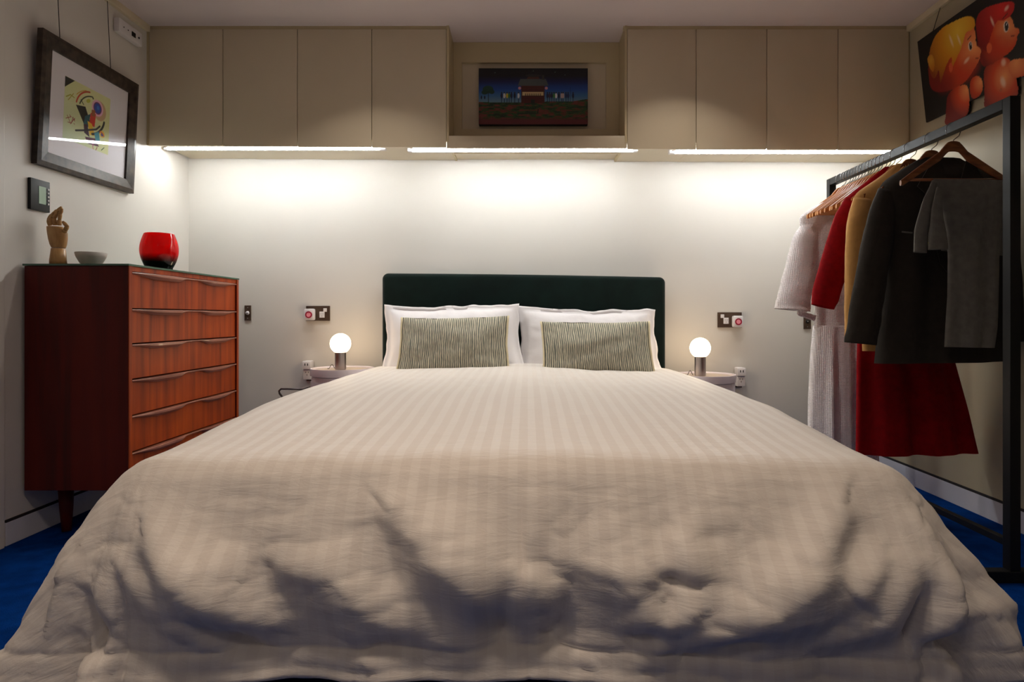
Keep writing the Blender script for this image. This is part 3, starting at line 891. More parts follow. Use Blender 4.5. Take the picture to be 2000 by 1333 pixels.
# ------------------------------------------------------------------ chest of drawers
CX0, CX1 = -2.035, -1.615
CY0, CY1 = 2.61, 3.60
CZ0, CZ1 = .198, 1.108
chest = thing('chest_of_drawers', ((CX0 + CX1) / 2, (CY0 + CY1) / 2, 0), 'tall teak chest of six drawers against the left wall', 'chest of drawers')
def chest_build():
    t = .02
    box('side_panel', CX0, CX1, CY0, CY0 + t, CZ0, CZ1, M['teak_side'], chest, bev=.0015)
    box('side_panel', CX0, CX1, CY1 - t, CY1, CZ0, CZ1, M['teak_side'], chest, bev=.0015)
    box('top_panel', CX0, CX1 - .001, CY0 + t, CY1 - t, CZ1 - t, CZ1, M['teak'], chest)
    box('bottom_panel', CX0, CX1 - .001, CY0 + t, CY1 - t, CZ0, CZ0 + t, M['teak'], chest)
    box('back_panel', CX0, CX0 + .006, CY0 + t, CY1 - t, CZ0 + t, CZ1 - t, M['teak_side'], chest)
    # face edge of the near side, lighter
    box('face_edge', CX1 + .0002, CX1 + .004, CY0, CY0 + t, CZ0, CZ1, M['teak'], chest)
    box('face_edge', CX1 + .0002, CX1 + .004, CY1 - t, CY1, CZ0, CZ1, M['teak'], chest)
    tops = [1.083, .936, .793, .650, .504, .357]
    tops = [CAMZ - (p - VY) * 2.63 / F for p in (531, 604, 673, 743, 814, 886)]
    ends = tops[1:] + [CZ0 + .022]
    y0, y1 = CY0 + t + .003, CY1 - t - .003
    for zt, zb in zip(tops, ends):
        d = mesh_obj('drawer', MB().box(CX0 + .02, CX1 - .006, y0, y1, zb + .004, zt - .002, .001).v, MB().box(CX0 + .02, CX1 - .006, y0, y1, zb + .004, zt - .002, .001).f, M['teak'], chest)
        # sculpted full-width lip handle
        n = 60; v = []; f = []
        for k in range(n + 1):
            s = k / n
            def lobe(s):
                a = sstep(.0, .20, s) * (1 - sstep(.36, .46, s)); b = sstep(.58, .68, s) * (1 - sstep(.80, 1.0, s))
                return float(max(a, b))
            L = lobe(s)
            y = y0 + (y1 - y0) * s
            out = .009 + .016 * L; dr = .005 + .016 * L
            xb = CX1 - .0055
            sec = [(xb, zt - .001), (xb + out * .8, zt - .001), (xb + out, zt - .004), (xb + out, zt - .003 - dr * .45), (xb + out * .45, zt - .003 - dr), (xb, zt - .003 - dr)]
            v += [(a, y, b) for a, b in sec]
        m = 6
        for k in range(n):
            for j in range(m):
                f.append((k * m + j, k * m + (j + 1) % m, (k + 1) * m + (j + 1) % m, (k + 1) * m + j))
        f.append(tuple(range(m))); f.append(tuple(n * m + j for j in range(m)))
        auto_smooth(mesh_obj('handle', v, f, M['teak_handle'], d), 30)
    # stretcher frame + tapered splayed legs
    for lx, ly, ddx, ddy in ((CX0 + .075, CY0 + .13, .025, -.03), (CX1 - .075, CY0 + .13, .02, -.03), (CX0 + .075, CY1 - .13, .02, .03), (CX1 - .075, CY1 - .13, .02, .03)):
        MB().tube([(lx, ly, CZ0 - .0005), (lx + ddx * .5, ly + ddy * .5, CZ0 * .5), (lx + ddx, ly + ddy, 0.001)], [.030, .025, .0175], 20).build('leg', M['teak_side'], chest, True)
    MB().box(CX0 + .04, CX0 + .08, CY0 + .1, CY1 - .1, CZ0 - .022, CZ0 - .0008).build('rail', M['teak_side'], chest)
chest_build()
top = box('glass_top', CX0 - .004, CX1 + .006, CY0 - .006, CY1 + .005, CZ1 + .0005, CZ1 + .0085, M['green_glass'], None, bev=.001)
tag(top, 'green glass sheet lying on top of the teak chest', 'glass top')
ZTOP = CZ1 + .0088

# red vase
def vase():
    c = P(311, 524, 2.98)
    c = (c[0], 2.98, ZTOP)
    H = .168
    prof = [(.001, 0), (.050, 0), (.055, .004)]
    for k in range(1, 25):
        s = k / 24
        r = .050 + .026 * math.sin(math.pi * min(1, (s * .90 + .02)) ** .95) + (.010 * s)
        prof.append((r - .004 * s * s, .004 + (H - .004) * s))
    inner = [(r - .006, z) for r, z in prof[3:]][::-1]
    prof = prof + [(prof[-1][0] - .003, H + .001)] + inner + [(.04, .012), (.001, .012)]
    o = MB().lathe(c, prof, 56, True).build('vase', M['vase'], None, True)
    tag(o, 'round red glass vase with dark base standing on the chest', 'vase')
vase()
# bowl
def bowl():
    c = (xat(178, 2.76), 2.76, ZTOP)
    r = .060
    prof = [(.001, 0), (.030, 0), (.032, .003), (.044, .018), (.055, .040), (r, .058), (r - .002, .0595), (r - .005, .058), (.050, .040), (.039, .018), (.028, .008), (.001, .007)]
    o = MB().lathe(c, prof, 48, True).build('bowl', M['bowl'], None, True)
    tag(o, 'small pale ceramic bowl on the chest between wooden hand and vase', 'bowl')
bowl()
# wooden mannequin hand
def hand():
    Y = 2.70
    k = Y / F
    base = (xat(114, Y), Y, ZTOP)
    t = thing('mannequin_hand', base, 'jointed wooden artist hand with curled fingers standing on the chest', 'wooden hand')
    def q(px, py, dy=0.0): p = P(px, py, Y); return (p[0], p[1] + dy, p[2])
    zb = ZTOP + .0005
    wr = MB().tube([(base[0], Y, zb), (xat(113.5, Y), Y, zb + .02), q(114, 486)], [15 * k, 14.4 * k, 12 * k], 24)
    wr.build('wrist', M['hand_wood'], t, True)
    # palm: lofted sections
    v = []; f = []; n = 24
    secs = [(484.5, 102.5, 126.5, 11), (478, 99, 129, 12), (468, 96, 130.5, 12.5), (456, 93.5, 131, 12), (449, 92.5, 127, 11), (443, 92, 121, 9.5)]
    for (py, a, b, th) in secs:
        for j in range(n):
            an = 2 * math.pi * j / n
            cx = (a + b) / 2; rx = (b - a) / 2
            p = q(cx + rx * math.cos(an), py)
            v.append((p[0], p[1] + th * k * math.sin(an), p[2]))
    for i in range(len(secs) - 1):
        for j in range(n):
            f.append((i * n + j, i * n + (j + 1) % n, (i + 1) * n + (j + 1) % n, (i + 1) * n + j))
    f.append(tuple(range(n))); f.append(tuple((len(secs) - 1) * n + j for j in range(n)))
    auto_smooth(mesh_obj('palm', v, f, M['hand_wood'], t), 55)
    fingers = [  # joint chains (px, py, depth in cm), radius in px
        ('finger', [(95.5, 441, .6), (93, 430, .4), (101, 421, -.4), (111, 424, -1.2)], 3.7),
        ('finger', [(101.5, 440, 0), (100, 426, -.3), (110, 416, -1.0), (119, 411, -1.6)], 4.1),
        ('finger', [(109, 441, -.3), (109, 427, -.8), (117, 414, -1.4), (127, 406, -2.0)], 4.2),
        ('finger', [(117, 441, -.2), (118, 430, -.6), (122, 419, -1.2), (128, 409, -1.9)], 4.0),
        ('thumb', [(124, 456, -.3), (131, 450, -.9), (136, 443, -1.4), (128, 434, -1.8)], 4.6)]
    for nm, ch, r in fingers:
        ch = [q(a, b, c * .01) for a, b, c in ch]
        m = MB()
        for i in range(len(ch) - 1):
            A, B = Vector(ch[i]), Vector(ch[i + 1])
            rr = r * k * (1 - .10 * i)
            pts = []; rs = []
            for j in range(7):
                s = j / 6
                pts.append(A.lerp(B, .03 + .94 * s))
                rs.append(rr * (.62 + .38 * math.sin(math.pi * min(1, .12 + s * .76)) ** .5) * (1 if i < 2 or s < .6 else .9 - .5 * (s - .6)))
            m.tube(pts, rs, 14)
        if nm == 'thumb':
            m.sphere(ch[0], r * k * 1.05, 14, 8)
        for c_ in ch[1:-1]:
            m.sphere(c_, r * k * .72, 12, 8)
        m.build(nm, M['hand_wood'], t, True)
hand()

# ------------------------------------------------------------------ flat prints as coloured fine meshes
def in_poly(X, Y, poly):
    inside = np.zeros(X.shape, bool); n = len(poly)
    for i in range(n):
        x0, y0 = poly[i]; x1, y1 = poly[(i + 1) % n]
        c = ((y0 > Y) != (y1 > Y)) & (X < (x1 - x0) * (Y - y0) / (y1 - y0 + 1e-12) + x0)
        inside ^= c
    return inside
def smooth_poly(pts, it=2):
    for _ in range(it):
        out = []
        for i in range(len(pts)):
            a, b = pts[i], pts[(i + 1) % len(pts)]
            out.append((a[0] * .75 + b[0] * .25, a[1] * .75 + b[1] * .25)); out.append((a[0] * .25 + b[0] * .75, a[1] * .25 + b[1] * .75))
        pts = out
    return pts
class Canvas:
    def __init__(s, x0, x1, y0, y1, nx, ny):
        s.x = np.linspace(x0, x1, nx); s.y = np.linspace(y0, y1, ny)
        s.X, s.Y = np.meshgrid(s.x, s.y); s.c = np.zeros(s.X.shape + (3,)); s.mask = np.zeros(s.X.shape, bool)
        s.px = abs(s.x[1] - s.x[0])
    def put(s, m, col):
        m = np.asarray(m, float)
        col = np.asarray(col, float)
        if col.ndim == 1: col = lin(col)
        s.c = s.c * (1 - m[..., None]) + col * m[..., None]; s.mask |= m > .5
    def poly(s, pts, col, sm=0):
        s.put(in_poly(s.X, s.Y, smooth_poly(pts, sm) if sm else pts), col)
    def ell(s, cx, cy, rx, ry, col, rot=0, soft=.15, alpha=1):
        c, q = math.cos(rot), math.sin(rot)
        a = ((s.X - cx) * c + (s.Y - cy) * q) / rx; b = (-(s.X - cx) * q + (s.Y - cy) * c) / ry
        r = np.sqrt(a * a + b * b)
        s.put(alpha * sstep(1 + soft / 2, 1 - soft / 2, r), col)
    def line(s, pts, w, col):
        best = np.full(s.X.shape, 1e9)
        for (ax, ay), (bx, by) in zip(pts[:-1], pts[1:]):
            ex, ey = bx - ax, by - ay; ll = ex * ex + ey * ey + 1e-12
            t = np.clip(((s.X - ax) * ex + (s.Y - ay) * ey) / ll, 0, 1)
            best = np.minimum(best, np.hypot(s.X - ax - t * ex, s.Y - ay - t * ey))
        s.put(sstep(w * .65 + s.px * .3, w * .35, best), col)
    def build(s, name, place, m, parent, masked=False):
        """place(X, Y) -> xyz arrays"""
        x, y, z = place(s.X, s.Y)
        v = np.stack([x, y, z], -1).reshape(-1, 3)
        ny, nx = s.X.shape
        idx = np.arange(nx * ny).reshape(ny, nx)
        q = np.stack([idx[:-1, :-1], idx[1:, :-1], idx[1:, 1:], idx[:-1, 1:]], -1).reshape(-1, 4)
        if masked:
            mk = s.mask.reshape(-1)[q].all(axis=1); q = q[mk]
            used = np.unique(q); rm = -np.ones(nx * ny, int); rm[used] = np.arange(len(used)); q = rm[q]; v = v[used]; col = s.c.reshape(-1, 3)[used]
        else:
            col = s.c.reshape(-1, 3)
        off = ORIGIN[parent]
        me = bpy.data.meshes.new(name)
        me.from_pydata((v - np.array(off)).tolist(), [], q.tolist()); me.update()
        at = me.color_attributes.new('print', 'FLOAT_COLOR', 'POINT')
        at.data.foreach_set('color', np.concatenate([np.clip(col, 0, 1), np.ones((len(col), 1))], 1).astype(np.float32).reshape(-1))
        me.materials.append(m)
        o = bpy.data.objects.new(name, me); C.objects.link(o); o.parent = parent; ORIGIN[o] = off
        return o

# painting in the recess ------------------------------------------------
def night_painting():
    Y = 3.655
    x0, x1, z0, z1 = xat(935, Y), xat(1148, Y), zat(243, Y), zat(133.5, Y)
    t = thing('painting', ((x0 + x1) / 2, YN + .015, z0), 'dark night painting of a brick building with standing figures, in the recess', 'painting')
    box('canvas', x0, x1, Y + .001, YN + .0175, z0, z1, M['frame_black'], t, bev=.002)
    c = Canvas(0, 200, 0, 100, 300, 156)   # y up
    yy = c.Y
    sky = [(38, (110, 146, 164)), (50, (60, 112, 164)), (62, (20, 72, 158)), (76, (8, 22, 78)), (86, (7, 8, 22)), (100, (6, 5, 10))]
    ks = np.array([a for a, _ in sky]); cs = np.array([lin(b) for _, b in sky])
    col = np.stack([np.interp(yy, ks, cs[:, i]) for i in range(3)], -1)
    c.put(np.ones_like(yy), col)
    g = fbm(c.X * .09, yy * .35, 4, 3); hill = 40 + 2.2 * sstep(170, 200, c.X) * 2 - 1.2 * np.sin(c.X * .03)
    gc = np.where((g > -.12)[..., None], lin((40, 74, 28)), lin((100, 52, 32)))
    gc = np.where((g > .2)[..., None], lin((24, 46, 18)), gc); gc = np.where((g < -.38)[..., None], lin((120, 54, 44)), gc)
    gc = gc * np.where(yy < 10, 1.1, 1)[..., None]
    low = sstep(14, 6, yy)[..., None]
    gc = gc * (1 - low) + lin((104, 38, 40)) * low
    c.put(yy < hill, gc)
    c.poly([(78, 38), (78, 70), (121, 70), (121, 38)], (78, 24, 18))
    for k in range(7): c.line([(78, 42 + k * 4), (121, 42 + k * 4)], .5, (58, 18, 14))
    c.poly([(72, 69), (76, 81), (123, 81), (128, 69)], (78, 84, 84))
    c.poly([(88, 81), (92, 88), (108, 88), (112, 81)], (84, 44, 40)); c.ell(100, 87, 14, 2.6, (44, 40, 44))
    c.poly([(116, 80), (116, 88), (120, 88), (120, 80)], (60, 52, 52))
    c.poly([(80, 51), (80, 58), (119, 58), (119, 51)], (214, 190, 140))
    for k in range(9): c.line([(86 + k * 3.4, 51), (86 + k * 3.4, 54.5)], 1.2, (60, 30, 26))
    c.poly([(96, 38), (96, 44), (103, 44), (103, 38)], (18, 34, 18))
    c.ell(75, 64.5, 2.6, 2.6, (214, 150, 158)); c.ell(124, 64.5, 2.6, 2.6, (214, 150, 158))
    c.ell(17, 62, 10, 7, (22, 66, 56)); c.ell(11, 57, 6, 4, (20, 60, 50)); c.ell(24, 58, 5, 4, (20, 60, 50)); c.line([(18, 40), (17.5, 58)], 1.2, (26, 50, 50))
    rr = random.Random(2)
    cols = [(10, 22, 60), (226, 224, 214), (214, 190, 30), (40, 130, 40), (10, 26, 60), (12, 26, 70)]
    xs = [42, 47, 52, 56, 60, 66, 73, 126, 130, 134, 138, 142, 147, 152, 155, 160, 164, 173]
    for i, x in enumerate(xs):
        cc = [(10, 22, 60), (222, 220, 210), (206, 184, 40), (40, 110, 50), (10, 24, 62), (10, 20, 50), (220, 226, 230), (12, 24, 64), (60, 40, 60), (12, 30, 60), (60, 130, 60), (236, 236, 236), (12, 20, 54), (206, 180, 176), (200, 176, 170), (14, 36, 80), (14, 36, 80), (10, 24, 60)][i]
        c.ell(x, 51, 2.0, 5, cc); c.ell(x, 56.5, 1.2, 1.4, (30, 26, 34)); c.line([(x, 46), (x, 39.5)], 1.2, (26, 50, 80))
    for x in (5, 11): c.ell(x, 48, 1.2, 3.5, (16, 30, 60))
    c.line([(168, 40), (168, 66)], .8, (12, 36, 80))
    c.line([(108, 20), (109, 26)], 2, (12, 30, 14))
    for x, y in ((100, 95), (158, 88), (30, 92), (140, 93)): c.ell(x, y, .8, .8, (110, 130, 120))
    c.build('picture_surface', lambda X, Yc: (x0 + (x1 - x0) * X / 200, np.full(X.shape, Y - .0005), z0 + (z1 - z0) * Yc / 100), paint_mat('night_painting_paint', .5), t)
night_painting()

# framed abstract print on the left wall ----------------------------------
def framed_print():
    ya, yb = 2.66, 3.315
    zb, zt = 1.535, 2.095
    xb, xt = XL + .004, XL + .030      # hangs leaning forward
    T = .028
    t = thing('framed_picture', (XL, (ya + yb) / 2, zb), 'abstract print in a mottled dark frame hanging on the left wall', 'picture')
    def pt(y, z, d):   # d: distance proud of the back plane
        s = (z - zb) / (zt - zb)
        return (xb + (xt - xb) * s + d, y, z)
    w = .062
    # mitred members
    def member(y0a, y1a, y0b, y1b, z0a, z0b_, name):
        pass
    outer = [(ya, zb), (yb, zb), (yb, zt), (ya, zt)]
    inner = [(ya + w, zb + w), (yb - w, zb + w), (yb - w, zt - w), (ya + w, zt - w)]
    for i in range(4):
        j = (i + 1) % 4
        o0, o1, i1, i0 = outer[i], outer[j], inner[j], inner[i]
        v = []
        for (y, z), d in ((o0, 0), (o1, 0), (i1, 0), (i0, 0), (o0, T - .004), (o1, T - .004), (i1, T - .008), (i0, T - .008)):
            v.append(pt(y, z, d))
        # raised rounded face
        m0 = ((o0[0] * .7 + i0[0] * .3), (o0[1] * .7 + i0[1] * .3)); m1 = ((o1[0] * .7 + i1[0] * .3), (o1[1] * .7 + i1[1] * .3))
        v += [pt(m0[0], m0[1], T), pt(m1[0], m1[1], T)]
        f = [(0, 1, 2, 3), (0, 1, 5, 4), (4, 5, 9, 8), (8, 9, 6, 7), (2, 3, 7, 6), (0, 3, 7, 8, 4), (1, 2, 6, 9, 5)]
        mesh_obj('frame_side', v, f, M['frame_wood'], t)
    # mount and pane
    def plate(name, inset, d0, d1, m):
        y0, y1, z0, z1 = ya + inset, yb - inset, zb + inset, zt - inset
        v = [pt(y0, z0, d0), pt(y1, z0, d0), pt(y1, z1, d0), pt(y0, z1, d0), pt(y0, z0, d1), pt(y1, z0, d1), pt(y1, z1, d1), pt(y0, z1, d1)]
        f = [(0, 1, 2, 3), (4, 5, 6, 7), (0, 1, 5, 4), (1, 2, 6, 5), (2, 3, 7, 6), (3, 0, 4, 7)]
        return mesh_obj(name, v, f, m, t)
    plate('mount_board', w - .002, .004, .010, M['mount'])
    plate('glass_pane', w + .0005, .0135, .0150, M['pane'])
    # window of the print:  px 118..207 wide
    py0, py1, pz0, pz1 = 2.815, 3.12, 1.685, 1.955
    c = Canvas(0, 100, 0, 100, 190, 170)
    base = lin((214, 216, 158)); b2 = lin((176, 206, 196)); b3 = lin((222, 214, 150))
    gx = np.clip(c.X / 100, 0, 1)[..., None]; gy = np.clip(c.Y / 100, 0, 1)[..., None]
    col = base * (1 - .5 * (1 - gx) * (1 - gy)) + b2 * .5 * (1 - gx) * (1 - gy) + .04 * fbm(c.X * .06, c.Y * .06, 3, 5)[..., None]
    c.put(np.ones_like(c.X), col)
    c.poly([(0, 100), (0, 82), (20, 100)], (40, 44, 42))
    # free arrangement of arcs, discs, wedges and bars in the print's colours
    def arc(cx, cy, r, a0, a1, w, colr):
        c.line([(cx + r * math.cos(math.radians(a)), cy + r * math.sin(math.radians(a))) for a in np.linspace(a0, a1, 16)], w, colr)
    c.ell(76, 70, 15, 17, (196, 160, 120)); c.ell(71, 73, 13, 14, (224, 170, 196)); c.ell(71, 73, 9.5, 10.5, (110, 24, 90)); c.ell(71, 73, 7.5, 8.5, (24, 64, 160)); c.ell(72, 74, 3, 3.6, (30, 110, 190))
    arc(58, 60, 34, 100, 168, 2.6, (190, 60, 30)); arc(62, 56, 32, 95, 160, 2, (40, 52, 36)); arc(60, 50, 46, 110, 140, 1.2, (200, 150, 50))
    c.poly([(24, 62), (44, 66), (56, 44), (44, 34)], (28, 28, 24)); c.poly([(44, 50), (56, 58), (52, 34), (42, 34)], (34, 96, 110))
    c.poly([(56, 60), (68, 62), (66, 38), (54, 40)], (206, 44, 30)); c.poly([(58, 66), (66, 68), (66, 56), (58, 56)], (150, 84, 40))
    c.poly([(50, 44), (60, 42), (68, 24), (56, 22)], (232, 186, 40)); c.poly([(42, 36), (50, 38), (56, 18), (44, 22)], (60, 16, 50))
    arc(52, 60, 36, -75, -10, 4, (24, 22, 28)); c.line([(26, 20), (44, 26), (70, 36), (78, 44)], 3, (30, 24, 36))
    c.poly([(46, 16), (70, 20), (78, 8), (52, 6)], (80, 20, 60)); c.poly([(66, 28), (76, 34), (80, 18), (70, 16)], (60, 150, 170))
    c.ell(84, 32, 6, 6, (236, 190, 60)); c.ell(84, 31, 3, 3, (50, 50, 120)); arc(80, 26, 9, 20, 100, 1.6, (210, 70, 60))
    for k in range(9):
        a = k * 2.39; c.line([(14 + 9 * math.cos(a), 34 + 7 * math.sin(a)), (18 + 5 * math.sin(a * 1.7), 34 + 5 * math.cos(a * 1.3))], 1.0, (150, 60, 60))
    c.line([(4, 68), (12, 74), (20, 72)], 1.6, (160, 160, 40)); c.line([(8, 64), (18, 78)], 1.2, (170, 150, 50)); c.ell(50, 78, 5, 3, (186, 190, 60), .6)
    arc(76, 6, 12, 150, 300, 1.2, (196, 60, 130)); c.line([(70, -2), (74, 6)], 1.2, (150, 50, 60)); c.line([(84, 4), (90, 10)], 1.4, (60, 90, 60)); c.ell(60, 86, 1.6, 1.6, (60, 60, 40)); c.line([(34, 74), (40, 68)], 1.4, (40, 40, 30))
    def place(X, Yc):
        y = py0 + (py1 - py0) * X / 100; z = pz0 + (pz1 - pz0) * Yc / 100
        s = (z - zb) / (zt - zb)
        return xb + (xt - xb) * s + .0104, y, z
    c.build('print', place, paint_mat('abstract_print_ink', .7), t)
    for yy_, nm in ((2.79, 0), (3.13, 1)):
        MB().tube([(XL + .012, yy_, ZC - .034), pt(yy_, zt - .012, .0)], .0016, 6).build('hanging_wire', M['dark_gap'], t, True)
framed_print()

# thermostat panel --------------------------------------------------------
def panel():
    y0, y1 = 2.645, 2.752
    z0, z1 = 1.345, 1.475
    t = thing('control_panel', (XL, (y0 + y1) / 2, z0), 'black control panel with small green-grey screen below the framed picture', 'control panel')
    auto_smooth(box('case', XL + .0005, XL + .014, y0, y1, z0, z1, M['black'], t, bev=.003))
    box('screen', XL + .0142, XL + .0152, y0 + .043, y0 + .083, z0 + .030, z0 + .103, M['screen'], t)
    for k in range(5):
        MB().tube([(XL + .0142, y0 + .095, z0 + .034 + k * .0155), (XL + .0165, y0 + .095, z0 + .034 + k * .0155)], .0045, 12).build('button', M['white_plastic'], t, True)
panel()

# white sensor box near the ceiling -----------------------------------------
def sensor():
    y0, y1 = 3.19, 3.385
    z0, z1 = 2.315, 2.388
    t = thing('sensor_box', (XL, (y0 + y1) / 2, z0), 'white sensor box with small black display high on the left wall', 'sensor box')
    auto_smooth(box('case', XL + .0005, XL + .032, y0, y1, z0, z1, M['white_plastic'], t, bev=.010))
    box('display', XL + .0322, XL + .034, y0 + .100, y0 + .132, z0 + .022, z0 + .046, M['black'], t, bev=.001)
    for k, yy in enumerate((.035, .070, .160)):
        MB().tube([(XL + .0322, y0 + yy, z0 + .036), (XL + .035, y0 + yy, z0 + .036)], .005 if k == 2 else .003, 12).build('button', M['black'] if k == 2 else M['dark_metal'], t, True)
sensor()

# doll poster on the right wall ------------------------------------------------
def poster():
    yL, yR = 3.300, 2.35
    xtop, xbot = 1.995, 2.040
    ztop, zbot = 2.31, 1.80
    zblk = 1.893
    t = thing('poster', (2.03, (yL + yR) / 2, zbot), 'cut-out picture of two toy dolls on black, leaning on the right wall above the rail', 'poster')
    def plane_x(z): return xbot + (xtop - xbot) * (z - zblk) / (ztop - zblk)
    # pixel -> (s, z) on the plane by iterating its slight lean
    def pp(px, py):
        z = 2.1
        for _ in range(6):
            X = plane_x(z); Y = X * F / (px - VX); z = CAMZ - (py - VY) * Y / F
        return (yL - Y, z)
    def S(pts): return [pp(a, b) for a, b in pts]
    c = Canvas(0, yL - yR, zbot - .05, ztop, 250, 150)
    c.put((c.Y >= zblk), (8, 7, 9))
    def shade(poly, c_hi, c_lo, c_deep, cx, cy, r, sm=2, pw=1.0):
        """round plastic toy: lit colour towards (cx, cy), deeper colour outwards, as printed"""
        p = smooth_poly(S(poly), sm)
        m = in_poly(c.X, c.Y, p)
        a, b = pp(cx, cy)
        d = np.clip(np.hypot(c.X - a, c.Y - b) / r, 0, 1)[..., None] ** pw
        col = np.where(d < .5, lin(c_hi) * (1 - 2 * d) + lin(c_lo) * 2 * d, lin(c_lo) * (2 - 2 * d) + lin(c_deep) * (2 * d - 1))
        c.put(m, col)
    SK = ((246, 158, 92), (210, 66, 20), (122, 6, 4))
    # red-haired doll (behind)
    shade([(1920, 130), (1950, 110), (1975, 115), (1985, 150), (1992, 185), (1975, 200), (1950, 212), (1920, 216), (1923, 180)], *SK, 1962, 150, .14)
    shade([(1965, 118), (2010, 112), (2030, 130), (2010, 148), (1975, 155)], *SK, 1985, 122, .16)
    shade([(1893, 155), (1912, 145), (1922, 165), (1915, 188), (1896, 197)], *SK, 1915, 160, .10)
    shade([(1905, 60), (1935, 30), (1975, 30), (1980, 48), (1982, 54), (1990, 55), (1992, 64), (1986, 70), (1987, 78), (1979, 97), (1955, 115), (1930, 130), (1915, 130)], *SK, 1968, 55, .17)
    shade([(1907, 30), (1925, 14), (1960, 4), (1982, 2), (1981, 18), (1974, 32), (1958, 42), (1948, 38), (1938, 60), (1930, 88), (1934, 104), (1915, 95), (1905, 60)], (214, 30, 22), (160, 8, 10), (96, 0, 6), 1958, 20, .22)
    # blond doll (front)
    shade([(1850, 180), (1885, 162), (1893, 175), (1894, 215), (1888, 228), (1870, 236), (1843, 250), (1848, 215)], *SK, 1888, 175, .12)
    shade([(1812, 110), (1830, 60), (1880, 40), (1904, 50), (1906, 84), (1909, 92), (1915, 94), (1917, 101), (1914, 106), (1914, 116), (1900, 140), (1885, 162), (1855, 178), (1828, 182), (1814, 168)], *SK, 1902, 92, .25)
    hair = [(1812, 120), (1820, 80), (1838, 55), (1866, 40), (1888, 31), (1902, 33), (1906, 50), (1896, 60), (1886, 62), (1880, 88), (1866, 120), (1857, 138), (1861, 106), (1850, 122), (1841, 150), (1836, 168), (1834, 130), (1828, 155), (1818, 150)]
    shade(hair, (240, 196, 60), (214, 140, 20), (140, 60, 8), 1870, 60, .24)
    shade([(1810, 112), (1820, 104), (1826, 120), (1824, 145), (1815, 132)], (220, 160, 50), (190, 110, 20), (120, 50, 8), 1818, 118, .1)
    # cheeks, eyes, mouths, glints
    for (a, b, rx, ry, col, al) in ((1890, 135, .075, .05, (196, 30, 10), .5), (1952, 88, .07, .045, (190, 30, 10), .5),
                                    (1848, 165, .06, .04, (130, 8, 8), .5)):
        x, z = pp(a, b); c.ell(x, z, rx, ry, col, 0, 1.0, al)
    for (a, b, sc) in ((1895, 90, 1.0), (1965, 52, 1.15)):
        x, z = pp(a, b)
        c.ell(x, z, .013 * sc, .020 * sc, (232, 206, 190)); c.ell(x + .002, z, .009 * sc, .017 * sc, (26, 16, 20)); c.ell(x + .004, z + .008, .003, .005, (236, 236, 236))
        c.line([(x - .012 * sc, z + .034 * sc), (x + .012 * sc, z + .042 * sc)], .004, (90, 30, 16))
    for a, b in ((1911, 112), (1981, 68)):
        x, z = pp(a, b); c.line([(x - .016, z + .002), (x, z - .004)], .004, (130, 26, 16))
    for a, b, rx, ry in ((1858, 80, .006, .03), (1873, 78, .005, .026), (1938, 42, .005, .022), (1966, 16, .012, .008), (1959, 160, .012, .022), (1960, 122, .012, .014), (1888, 118, .018, .008)):
        x, z = pp(a, b); c.ell(x, z, rx, ry, (250, 228, 200), .3, 1.2, .6)
    x, z = pp(1955, 176); c.ell(x, z, .006, .006, (170, 60, 30)); c.ell(x, z, .003, .003, (226, 130, 80))
    x, z = pp(1932, 94); c.ell(x, z, .016, .022, (224, 96, 50)); x, z = pp(1857, 132); c.ell(x, z, .014, .022, (220, 90, 50))
    def place(X, Z): return plane_x(Z), yL - X, Z
    m = paint_mat('doll_poster_print', .5)
    c.build('print', place, m, t, True)
    c2 = Canvas(0, yL - yR, zbot - .05, ztop, 250, 150); c2.mask = c.mask.copy()
    def place_b(X, Z): return plane_x(Z) + .006, yL - X, Z
    b = c2.build('backing_board', place_b, M['frame_black'], t, True)
    s = b.modifiers.new('thickness', 'SOLIDIFY'); s.thickness = .008; s.offset = 0
    MB().tube([(XR - .012, 3.20, ZC - .034), (plane_x(2.3) + .007, 3.20, 2.29)], .0016, 6).build('hanging_wire', M['dark_gap'], t, True)
poster()

# ------------------------------------------------------------------ clothes rack
RX = 1.65; RY0, RY1 = 2.18, 3.52; RZ = 1.65
rack = thing('clothes_rack', (RX, (RY0 + RY1) / 2, 0), 'black metal clothes rail on feet standing along the right wall', 'clothes rack')
h = .018
box('upright', RX - h, RX + h, RY0, RY0 + .036, .0405, RZ, M['black_metal'], rack, bev=.002)
box('upright', RX - h, RX + h, RY1 - .036, RY1, .0405, RZ, M['black_metal'], rack, bev=.002)
box('hanging_rail', RX - h, RX + h, RY0 + .0365, RY1 - .0365, RZ - .036, RZ, M['black_metal'], rack, bev=.002)
box('lower_rail', RX - .012, RX + .012, RY0 + .0365, RY1 - .0365, .115, .139, M['black_metal'], rack, bev=.002)
box('foot', RX - .24, RX + .24, RY0 - .002, RY0 + .038, 0, .040, M['black_metal'], rack, bev=.003)
box('foot', RX - .24, RX + .24, RY1 - .038, RY1 + .002, 0, .040, M['black_metal'], rack, bev=.003)

